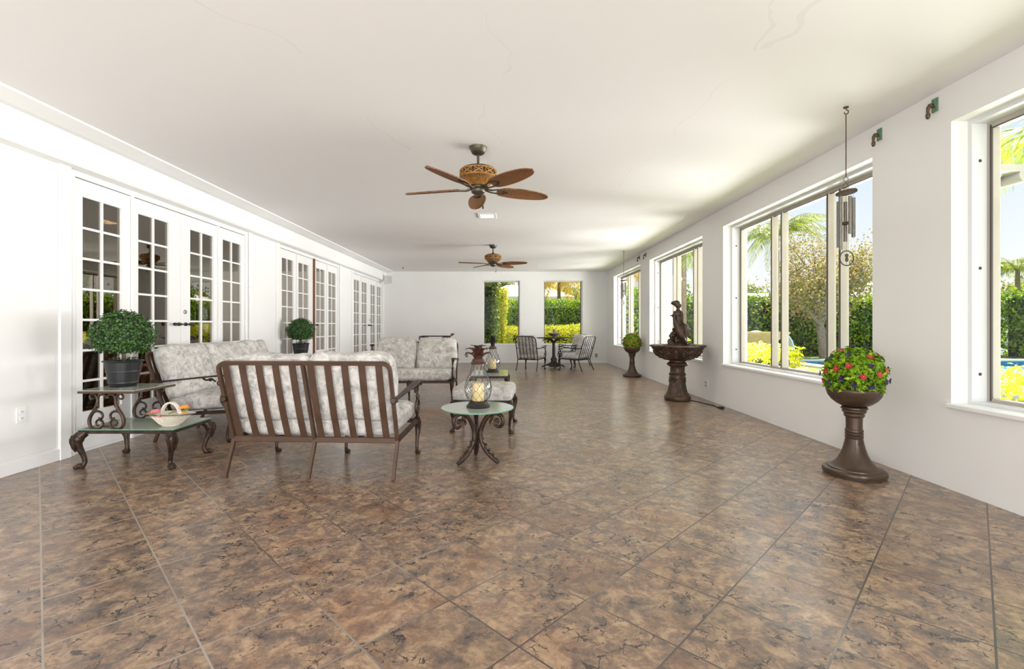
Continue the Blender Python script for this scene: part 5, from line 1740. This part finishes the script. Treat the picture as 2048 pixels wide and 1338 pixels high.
pt = thing('pedestal_table', 'ornate bronze pedestal table with round glass top between the armchairs', 'table', (1.36, 13.5, 0))
for k in range(3):
    a = 2 * PI * k / 3 + 0.5
    o = Vector((math.cos(a), math.sin(a), 0))
    MB().tube(cr([o * 0.05 + V(0, 0, 0.16), o * 0.16 + V(0, 0, 0.09), o * 0.30 + V(0, 0, 0.05), o * 0.38 + V(0, 0, 0.014)], 4), [0.035, 0.028, 0.018, 0.014], 8).build('foot', M['iron'], pt)
MB().lathe([(0.0, 0.03), (0.12, 0.03), (0.13, 0.06), (0.10, 0.12), (0.075, 0.20), (0.085, 0.26), (0.06, 0.30), (0.045, 0.36), (0.05, 0.50), (0.042, 0.64), (0.05, 0.70), (0.04, 0.74), (0.055, 0.78), (0.0, 0.78)], 24, mod=lambda a, i, z: 1 + 0.10 * math.cos(6 * a) * (z < 0.3)).build('column', M['bronze'], pt)
for k in range(4):
    a = PI / 2 * k + 0.4
    o = Vector((math.cos(a), math.sin(a), 0))
    b = MB().tube(cr([o * 0.03 + V(0, 0, 0.72), o * 0.12 + V(0, 0, 0.80), o * 0.25 + V(0, 0, 0.83), o * 0.34 + V(0, 0, 0.80), o * 0.36 + V(0, 0, 0.76)], 5), [0.020, 0.018, 0.016, 0.014, 0.008], 8)
    b.ball(o * 0.28 + V(0, 0, 0.838), (0.02, 0.02, 0.014), 8, 5)
    b.build('branch', M['iron'], pt)
MB().lathe([(0.0, 0.852), (0.598, 0.852), (0.602, 0.858), (0.598, 0.864), (0.0, 0.864)], 56).build('glass_top', M['table_glass'], pt, 30)
MB().lathe([(0.6025, 0.852), (0.604, 0.854), (0.604, 0.862), (0.6025, 0.864)], 56).build('glass_edge', M['steel_dark'], pt.children[-1], 30)
bw = thing('centrepiece_bowl', 'grey stone bowl of red and green beads on the pedestal table', 'bowl', (1.37, 13.45, 0.864))
MB().lathe([(0.0, 0), (0.07, 0.0), (0.08, 0.012), (0.05, 0.03), (0.10, 0.055), (0.165, 0.10), (0.20, 0.125), (0.195, 0.13), (0.15, 0.105), (0.0, 0.07)], 36).build('bowl', M['stone_vase'], bw)
rg = random.Random(2)
for k in range(14):
    a = 2 * PI * k / 14
    MB().ball((0.145 * math.cos(a), 0.145 * math.sin(a), 0.128), (0.026, 0.026, 0.020), 8, 6).build('bead', (M['red_petal'], M['orange'], M['leafglaze'])[k % 3], bw)
cn = MB().lathe([(0.0, 0), (0.045, 0.0), (0.048, 0.01), (0.045, 0.02), (0.045, 0.165), (0.040, 0.17), (0.0, 0.165)], 20).build('pillar_candle', M['stone_vase'], None, loc=(1.37, 13.45, 0.935))
setp(cn, 'grey pillar candle standing upright in the stone bowl on the pedestal table', 'candle')

# ------------------------------------------------------------------ things glimpsed through the doors
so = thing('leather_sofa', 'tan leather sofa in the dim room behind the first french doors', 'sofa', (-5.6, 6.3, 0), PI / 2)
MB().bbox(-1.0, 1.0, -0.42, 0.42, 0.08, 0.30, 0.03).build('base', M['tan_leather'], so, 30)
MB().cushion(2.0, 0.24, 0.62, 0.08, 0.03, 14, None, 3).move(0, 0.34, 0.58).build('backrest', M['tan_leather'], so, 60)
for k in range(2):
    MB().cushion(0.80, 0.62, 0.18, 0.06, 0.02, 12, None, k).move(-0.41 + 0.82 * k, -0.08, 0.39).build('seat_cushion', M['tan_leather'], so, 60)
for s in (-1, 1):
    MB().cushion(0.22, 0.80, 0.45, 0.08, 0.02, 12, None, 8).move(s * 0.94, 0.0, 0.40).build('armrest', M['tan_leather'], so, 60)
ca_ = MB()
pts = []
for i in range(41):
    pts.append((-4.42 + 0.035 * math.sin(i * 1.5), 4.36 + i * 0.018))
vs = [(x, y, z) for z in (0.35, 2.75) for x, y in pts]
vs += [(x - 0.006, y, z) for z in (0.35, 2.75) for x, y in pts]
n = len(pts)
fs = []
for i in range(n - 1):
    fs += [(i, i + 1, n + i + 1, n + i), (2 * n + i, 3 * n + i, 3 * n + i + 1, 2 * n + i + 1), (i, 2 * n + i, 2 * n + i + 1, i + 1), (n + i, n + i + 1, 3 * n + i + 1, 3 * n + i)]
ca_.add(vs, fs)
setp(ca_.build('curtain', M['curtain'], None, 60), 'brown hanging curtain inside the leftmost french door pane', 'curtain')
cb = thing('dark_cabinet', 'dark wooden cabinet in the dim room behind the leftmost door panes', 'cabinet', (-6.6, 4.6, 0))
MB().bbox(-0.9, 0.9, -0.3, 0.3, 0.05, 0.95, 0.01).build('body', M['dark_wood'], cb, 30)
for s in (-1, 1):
    d_ = MB().bbox(s * 0.44 - 0.42, s * 0.44 + 0.42, -0.32, -0.30, 0.1, 0.9, 0.004).build('cabinet_door', M['dark_wood'], cb, 30)
# ------------------------------------------------------------------ garden outside the windows
GZ = -0.10
g = MB()
g.box(-40, -9.3, -20, 70, GZ - 0.2, GZ).box(-9.3, 3.63, 15.55, 70, GZ - 0.2, GZ)
g.box(3.63, 10.0, -20, 70, GZ - 0.2, GZ).box(10.0, 20.0, -20, 12.3, GZ - 0.2, GZ)
g.box(10.0, 20.0, 17.2, 70, GZ - 0.2, GZ).box(20.0, 60, -20, 70, GZ - 0.2, GZ)
struct('garden_ground', g, M['ground'])

def hedge(name, label, cat, x0, x1, y0, y1, h, m, dens, size, seed, rnd=0.25, wob=0.12, ratio=0.5, group=None):
    r = thing(name, label, cat, ((x0 + x1) / 2, (y0 + y1) / 2, GZ), 0, group)
    rng = np.random.default_rng(seed)
    lx, ly = x1 - x0, y1 - y0
    faces = [(lx * h, 0), (lx * h, 1), (ly * h, 2), (ly * h, 3), (lx * ly, 4)]
    Ps, Ns = [], []
    for area, k in faces:
        n = max(20, int(area * dens * (0.35 if k == 1 else 1.0)))
        u, v = rng.uniform(-0.5, 0.5, n), rng.uniform(0, 1, n)
        d = rng.uniform(0, 0.22, n)
        z = np.zeros(n)
        if k in (0, 1):
            s = -1 if k == 0 else 1
            P = np.stack([u * lx, np.full(n, s * ly / 2) - s * d, v * h], 1); N = np.tile([0, s, 0.25], (n, 1))
        elif k in (2, 3):
            s = -1 if k == 2 else 1
            P = np.stack([np.full(n, s * lx / 2) - s * d, u * ly, v * h], 1); N = np.tile([s, 0, 0.25], (n, 1))
        else:
            P = np.stack([u * lx, (v - 0.5) * ly, h - d], 1); N = np.tile([0, 0, 1.0], (n, 1))
        Ps.append(P); Ns.append(N)
    P, N = np.vstack(Ps), np.vstack(Ns).astype(float)
    ph = rng.uniform(0, 6, 6)
    amp = wob * (np.sin(2.3 * P[:, 0] + ph[0]) + np.sin(3.1 * P[:, 1] + ph[1]) + np.sin(2.7 * P[:, 2] + 1.7 * P[:, 0] + ph[2])) * 0.5
    P = P + N * amp[:, None]
    top = P[:, 2] / h
    P[:, 2] += wob * 0.8 * np.clip(top - 0.6, 0, 1) * (np.sin(4.1 * P[:, 0] + ph[3]) + np.sin(6.3 * P[:, 0] + 3 * P[:, 1] + ph[4])) + rng.uniform(0, 0.10, len(P)) * (top > 0.9)
    P[:, 2] = np.maximum(P[:, 2], 0.03)
    v, f = leaves(P, N, size, rng, ratio, 0.4, 0.6)
    v[:, 2] = np.maximum(v[:, 2], 0.005)
    np_build('foliage', v, f, m, r)
    c = 0.24
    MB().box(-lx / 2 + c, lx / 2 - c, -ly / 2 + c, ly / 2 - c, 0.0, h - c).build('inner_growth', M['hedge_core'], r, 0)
    return r

hedge('hedge', 'long tall green hedge running behind the pool, seen through the side windows', 'hedge', 6.8, 22, 20.6, 22.2, 2.6, M['hedge'], 190, 0.17, 11)
hedge('hedge', 'tall dark green hedge to the right of the pool, seen through the nearest window', 'hedge', 21.3, 22.9, 4, 20.4, 2.75, M['hedge'], 170, 0.18, 12)
hedge('hedge', 'bright green hedge behind the golden shrubs outside the right back window', 'hedge', 0.0, 6.2, 20.3, 21.6, 2.32, M['hedge'], 700, 0.095, 13)
hedge('hedge', 'tall dark clipped hedge column filling the left of the left back window', 'hedge', -2.6, -0.30, 16.8, 18.2, 2.95, M['hedge_dark'], 700, 0.085, 14, wob=0.06)
hedge('shrub', 'lime green shrub next to the dark hedge column outside the left back window', 'shrub', -0.40, 0.02, 18.75, 19.7, 2.75, M['yellow_shrub'], 900, 0.08, 15)
hedge('shrub', 'low golden shrubs right below the sill of the left back window', 'shrub', 0.0, 0.85, 17.0, 18.2, 1.22, M['yellow_shrub'], 1000, 0.068, 16, wob=0.08)
hedge('shrub', 'low golden shrubs outside the right back window, behind the pedestal table', 'shrub', 1.2, 3.5, 17.0, 18.2, 1.22, M['yellow_shrub'], 1000, 0.068, 17, wob=0.08)
hedge('hedge', 'dense green hedge close outside the farthest side window', 'hedge', 3.95, 5.4, 16.9, 18.2, 2.55, M['hedge'], 480, 0.11, 18)
hedge('shrub', 'golden shrub bed outside the second window, in front of the fountain bowl', 'shrub', 5.35, 7.0, 11.0, 13.2, 0.74, M['yellow_shrub'], 420, 0.10, 19, wob=0.08)
hedge('shrub', 'low golden shrubs outside the third window, right of the white column', 'shrub', 4.5, 5.25, 13.6, 15.0, 0.85, M['yellow_shrub'], 420, 0.10, 20, wob=0.08)
hedge('shrub', 'clipped golden hedge in front of the pool outside the nearest window', 'shrub', 5.3, 9.6, 5.1, 6.4, 0.66, M['yellow_shrub'], 480, 0.085, 21, wob=0.07)
hedge('shrub', 'low pale shrubs before the pool at the foot of the second window', 'shrub', 5.2, 8.2, 8.3, 9.3, 0.42, M['bush'], 520, 0.085, 22, wob=0.06)

# swimming pool
po = thing('swimming_pool', 'blue swimming pool with pale coping beyond the windows', 'pool', (15.0, 14.75, GZ))
cp = MB()
for q in ((-5.35, 5.35, -2.75, -2.42), (-5.35, 5.35, 2.42, 2.80), (-5.35, -4.97, -2.42, 2.42), (4.97, 5.35, -2.42, 2.42)):
    cp.bbox(*q, 0.0, 0.07, 0.015)
cp.build('coping', M['coping'], po, 30)
tl = MB()
for q in ((-5.0, 5.0, -2.45, -2.40), (-5.0, 5.0, 2.40, 2.45), (-5.0, -4.95, -2.40, 2.40), (4.95, 5.0, -2.40, 2.40)):
    tl.box(*q, -1.2, 0.0)
tl.box(-5, 5, -2.45, 2.45, -1.25, -1.2)
tl.build('tiled_basin', M['pooltile'], po, 0)
MB().box(-4.95, 4.95, -2.40, 2.40, -0.40, -0.16).build('water', M['water'], po, 0)

fb = thing('scupper_bowl', 'square sandstone water bowl on a pillar spilling into the pool', 'water feature', (9.15, 17.4, GZ))
MB().bbox(-0.28, 0.28, -0.28, 0.28, 0, 0.62, 0.02).build('pillar', M['bowl_stone'], fb, 30)
q = []
vs = []
for (s, z) in ((0.40, 0.62), (0.86, 1.03), (0.86, 1.09), (0.80, 1.09), (0.76, 1.02), (0.30, 0.78)):
    vs += [(-s, -s, z), (s, -s, z), (s, s, z), (-s, s, z)]
fs = [(3, 2, 1, 0), (20, 21, 22, 23)]
for i in range(5):
    for k in range(4):
        a, b = i * 4 + k, i * 4 + (k + 1) % 4
        fs.append((a, b, b + 4, a + 4))
MB().add(vs, fs).build('bowl', M['bowl_stone'], fb, 0)
MB().bbox(0.80, 1.05, -0.22, 0.22, 0.94, 1.06, 0.01).build('spout', M['coping'], fb, 30)
MB().ribbon(cr([(1.03, 0, 1.04), (1.18, 0, 0.98), (1.36, 0, 0.72), (1.48, 0, 0.35), (1.54, -0.05, -0.16)], 5), [0.36, 0.34, 0.30, 0.26, 0.22, 0.2], 0.04, (0, 1, 0)).build('water_sheet', M['jet'], fb)
MB().ball((0.1, 0, 1.04), (0.22, 0.22, 0.10), 12, 8).build('bubbling_water', M['jet'], fb)

pk = thing('pool_light', 'small grey mushroom-shaped light on the far pool edge in the nearest window', 'lamp', (18.3, 17.6, GZ))
MB().lathe([(0.0, 0), (0.10, 0.0), (0.09, 0.05), (0.06, 0.08), (0.06, 0.30), (0.0, 0.30)], 16).build('post', M['speaker'], pk)
MB().lathe([(0.0, 0.30), (0.20, 0.30), (0.26, 0.36), (0.24, 0.44), (0.12, 0.50), (0.0, 0.50)], 20).build('cap', M['speaker'], pk)

# fluted columns of the pergola
def column(label, x, y, h=2.52):
    r = thing('fluted_column', label, 'column', (x, y, GZ), 0)
    MB().lathe([(0.0, 0), (0.17, 0.0), (0.17, 0.06), (0.14, 0.09), (0.13, 0.13), (0.125, 0.15), (0.115, h - 0.16), (0.0, h - 0.16)], 60, mod=lambda a, i, z: (1 - 0.09 * abs(math.sin(7 * a)) ** 3) if 0.14 < z < h - 0.10 else 1).build('shaft', M['column'], r, 40)
    c = MB().lathe([(0.0, h - 0.16), (0.125, h - 0.16), (0.14, h - 0.13), (0.13, h - 0.10), (0.16, h - 0.06), (0.0, h - 0.06)], 40)
    c.bbox(-0.22, 0.22, -0.20, 0.20, h - 0.06, h, 0.01)
    for s in (-1, 1):
        c.lathe([(0.0, -0.19), (0.055, -0.19), (0.055, 0.19), (0.0, 0.19)], 16, (s * 0.22, 0, h - 0.085), axis='y')
    c.build('capital', M['column'], r, 40)
    return r
column('white fluted column with scrolled capital outside the third window, behind the fountain', 3.98, 11.55)
column('white fluted column whose scrolled capital shows in the nearest window', 4.02, 4.02, 2.62)

# palms
def frond(name, length, droop, m, seed, parent, leaf=0.55, cnt=34, hang=0.5):
    rg = np.random.default_rng(seed)
    vs, fs = [], []
    pts = []
    for i in range(15):
        t = i / 14
        pts.append(Vector((length * (t - 0.18 * t * t * droop), 0, length * (0.42 * t - 0.62 * droop * t * t))))
    def at(t):
        k = min(13, int(t * 14)); f_ = t * 14 - k
        return pts[k].lerp(pts[k + 1], f_), (pts[k + 1] - pts[k]).normalized()
    V_, F_ = [], []
    for i in range(cnt):
        t = 0.10 + 0.88 * i / (cnt - 1)
        p, tg = at(t)
        side = Vector((0, 1, 0))
        L = leaf * (math.sin(PI * (0.16 + 0.80 * t)) ** 0.7) * rg.uniform(0.85, 1.1)
        for s in (-1, 1):
            d = (side * s * 0.80 + tg * 0.55 + Vector((0, 0, -hang * rg.uniform(0.5, 1.4)))).normalized()
            w_ = tg * 0.026
            mid = p + d * L * 0.5
            tip = p + d * L + Vector((0, 0, -hang * L * 0.35))
            b = len(V_)
            V_ += [p - w_ * 0.5, mid - w_, tip, mid + w_]
            F_.append((b, b + 1, b + 2, b + 3))
    mb = MB().add(V_, F_)
    mb.tube(pts, [0.022, 0.018, 0.010, 0.004], 5)
    return mb.build(name, m, parent, 0)

def palm(label, x, y, h, length, m, seed, n=15, droop=1.0, trunk_r=0.11, lean=0.0, leaf=0.55):
    r = thing('palm_tree', label, 'palm tree', (x, y, GZ))
    MB().tube(cr([(-lean, 0, 0), (-lean * 0.6, 0, h * 0.4), (-lean * 0.1, 0, h * 0.8), (0, 0, h)], 6), [trunk_r * 1.3, trunk_r, trunk_r * 0.95, trunk_r * 0.85], 12).build('trunk', M['palmtrunk'], r)
    rg = random.Random(seed)
    base = [frond('frond', length, droop * q, m, seed + k, r, leaf) for k, q in enumerate((0.8, 1.15, 1.6))]
    for k in range(n):
        o = base[k] if k < 3 else base[k % 3].copy()
        if k >= 3:
            C.objects.link(o); o.parent = r
        o.location = (0, 0, h - 0.05 + 0.06 * (k % 3))
        o.rotation_euler = (rg.uniform(-0.2, 0.2), rg.uniform(-0.75, 0.15), 2 * PI * k / n + rg.uniform(-0.2, 0.2))
        s_ = rg.uniform(0.85, 1.1)
        o.scale = (s_, s_, s_)
    return r
palm('tall palm tree rising behind the water bowl in the second window', 13.95, 24.2, 5.9, 3.1, M['palm'], 30, 24, 1.15)
palm('palm tree with hanging fronds seen through the third window', 6.75, 17.9, 4.3, 1.9, M['palm'], 40, 18, 1.25)
palm('near palm tree whose fronds hang into the top of the nearest window', 8.15, 6.5, 4.05, 2.4, M['palm'], 50, 17, 1.2, 0.13)
palm('distant palm tree above the dark hedge in the nearest window', 27.0, 24.8, 4.2, 2.3, M['palm'], 60, 18, 1.0)
palm('second distant palm tree, farther right above the dark hedge', 34.5, 29.5, 3.9, 2.3, M['palm'], 70, 18, 1.0)
palm('golden palm tree with a stout trunk outside the right back window', 2.75, 24.6, 3.55, 2.2, M['palm_gold'], 80, 24, 1.35, 0.10)
palm('golden palm tree farther right, above the hedge of the farthest side window', 7.0, 26.6, 4.1, 2.0, M['palm_gold'], 90, 20, 1.2, 0.13)

# loose flowering tree beside the pool
def loose_tree(name, label, x, y, h, rad, m, seed, nleaf, size, trunk=0.10, flat=0.8, z0=0.25, bare=6):
    r = thing(name, label, 'tree', (x, y, GZ))
    rg = random.Random(seed)
    rng = np.random.default_rng(seed)
    br = MB().tube(cr([(0.1, 0, 0), (0.0, 0.05, h * 0.18), (-0.08, 0, h * 0.34), (-0.02, 0, h * 0.5)], 5), [trunk * 1.2, trunk, trunk * 0.8, trunk * 0.5], 9)
    tips = []
    for k in range(16 + bare):
        a = 2 * PI * k / (16 + bare) * 2.4 + rg.uniform(-0.3, 0.3)
        st = Vector((0, 0, h * rg.uniform(0.16, 0.46)))
        rr = rad * rg.uniform(0.55, 1.0)
        zz = h * rg.uniform(0.42, 0.98)
        tp = Vector((math.cos(a) * rr, math.sin(a) * rr * flat, zz))
        md = st.lerp(tp, 0.5) + Vector((rg.uniform(-.25, .25), rg.uniform(-.25, .25), rg.uniform(0.0, .35)))
        br.tube(cr([st, md, tp], 5), [trunk * 0.42, trunk * 0.22, trunk * 0.07], 6)
        tips.append((md, tp, k))
        for j in range(2):
            q = md.lerp(tp, rg.uniform(0.2, 0.7))
            e_ = q + Vector((rg.uniform(-.7, .7), rg.uniform(-.7, .7), rg.uniform(-.1, .8))) * rad * 0.35
            br.tube([q, q.lerp(e_, 0.5) + Vector((0, 0, 0.08)), e_], [trunk * 0.16, trunk * 0.10, trunk * 0.04], 5)
            tips.append((q, e_, k))
    br.build('trunk', M['branch'], r)
    per = nleaf // len(tips)
    Ps = []
    for (a, b, k) in tips:
        t = rng.uniform(0.15, 1.1, per)[:, None]
        p = np.array(a)[None] * (1 - t) + np.array(b)[None] * t
        Ps.append(p + rng.normal(0, rad * 0.13, (per, 3)))
    P = np.vstack(Ps)
    P[:, 2] = np.maximum(P[:, 2], 0.15)
    N = P - np.array([0, 0, h * 0.5]); N /= np.linalg.norm(N, axis=1)[:, None] + 1e-6
    v, f = leaves(P, N, size, rng, 0.6, 0.3, 0.9)
    np_build('foliage', v, f, m, r)
    return r
loose_tree('flowering_tree', 'loose flowering tree with bare pale branches beside the pool in the second window', 12.8, 19.05, 4.9, 2.35, M['bush'], 5, 13000, 0.105, 0.15, 0.55, bare=10)
for i, (x, y, h, rd, lb) in enumerate(((23.5, 45, 5.2, 3.4, 'distant olive tree on the skyline, left side of the second window'), (33.5, 45, 4.8, 3.6, 'distant olive tree on the skyline, right side of the second window'), (14.6, 46, 5.4, 3.2, 'distant tree on the skyline in the third window'), (44, 38, 4.8, 3.6, 'distant dark tree on the skyline in the nearest window'), (-2.5, 42, 6.4, 3.2, 'distant tree on the skyline in the left back window'), (5.0, 40, 4.6, 2.6, 'distant tree behind the golden palm in the right back window'))):
    loose_tree('distant_tree', lb, x, y, h, rd, M['tree'], 100 + i, 5200, 0.30, 0.16, 0.9, bare=0)

# white-roofed neighbour houses
def house(label, x, y, w_, d_, h, rh):
    r = thing('neighbour_house', label, 'house', (x, y, GZ))
    MB().box(-w_ / 2, w_ / 2, -d_ / 2, d_ / 2, 0, h).build('wall', M['house_wall'], r, 0)
    e_ = 0.6
    a, b = w_ / 2 + e_, d_ / 2 + e_
    k = a * 0.45
    vs = [(-a, -b, h), (a, -b, h), (a, b, h), (-a, b, h), (-k, 0, h + rh), (k, 0, h + rh), (-a, -b, h - 0.15), (a, -b, h - 0.15), (a, b, h - 0.15), (-a, b, h - 0.15)]
    fs = [(0, 1, 5, 4), (1, 2, 5), (2, 3, 4, 5), (3, 0, 4), (6, 7, 1, 0), (7, 8, 2, 1), (8, 9, 3, 2), (9, 6, 0, 3), (9, 8, 7, 6)]
    MB().add(vs, fs).build('roof', M['house_roof'], r, 0)
    for s in (-1, 1):
        f_ = MB().box(s * w_ * 0.25 - 0.7, s * w_ * 0.25 + 0.7, -d_ / 2 - 0.04, -d_ / 2, 0.9, 2.1).build('window', M['winframe'], r, 0)
        MB().box(s * w_ * 0.25 - 0.62, s * w_ * 0.25 + 0.62, -d_ / 2 - 0.05, -d_ / 2 - 0.03, 0.98, 2.02).build('pane', M['door_pane'], f_, 0)
    return r
house('white-roofed house beyond the hedge at the left of the second window', 16.5, 33, 9, 6, 2.6, 1.0)
house('white-roofed house beyond the hedge at the right of the second window', 27.5, 32.5, 9, 6, 2.8, 1.5)
house('white house gable beyond the hedge outside the back windows', 1.2, 30, 4.2, 5, 3.0, 0.9)
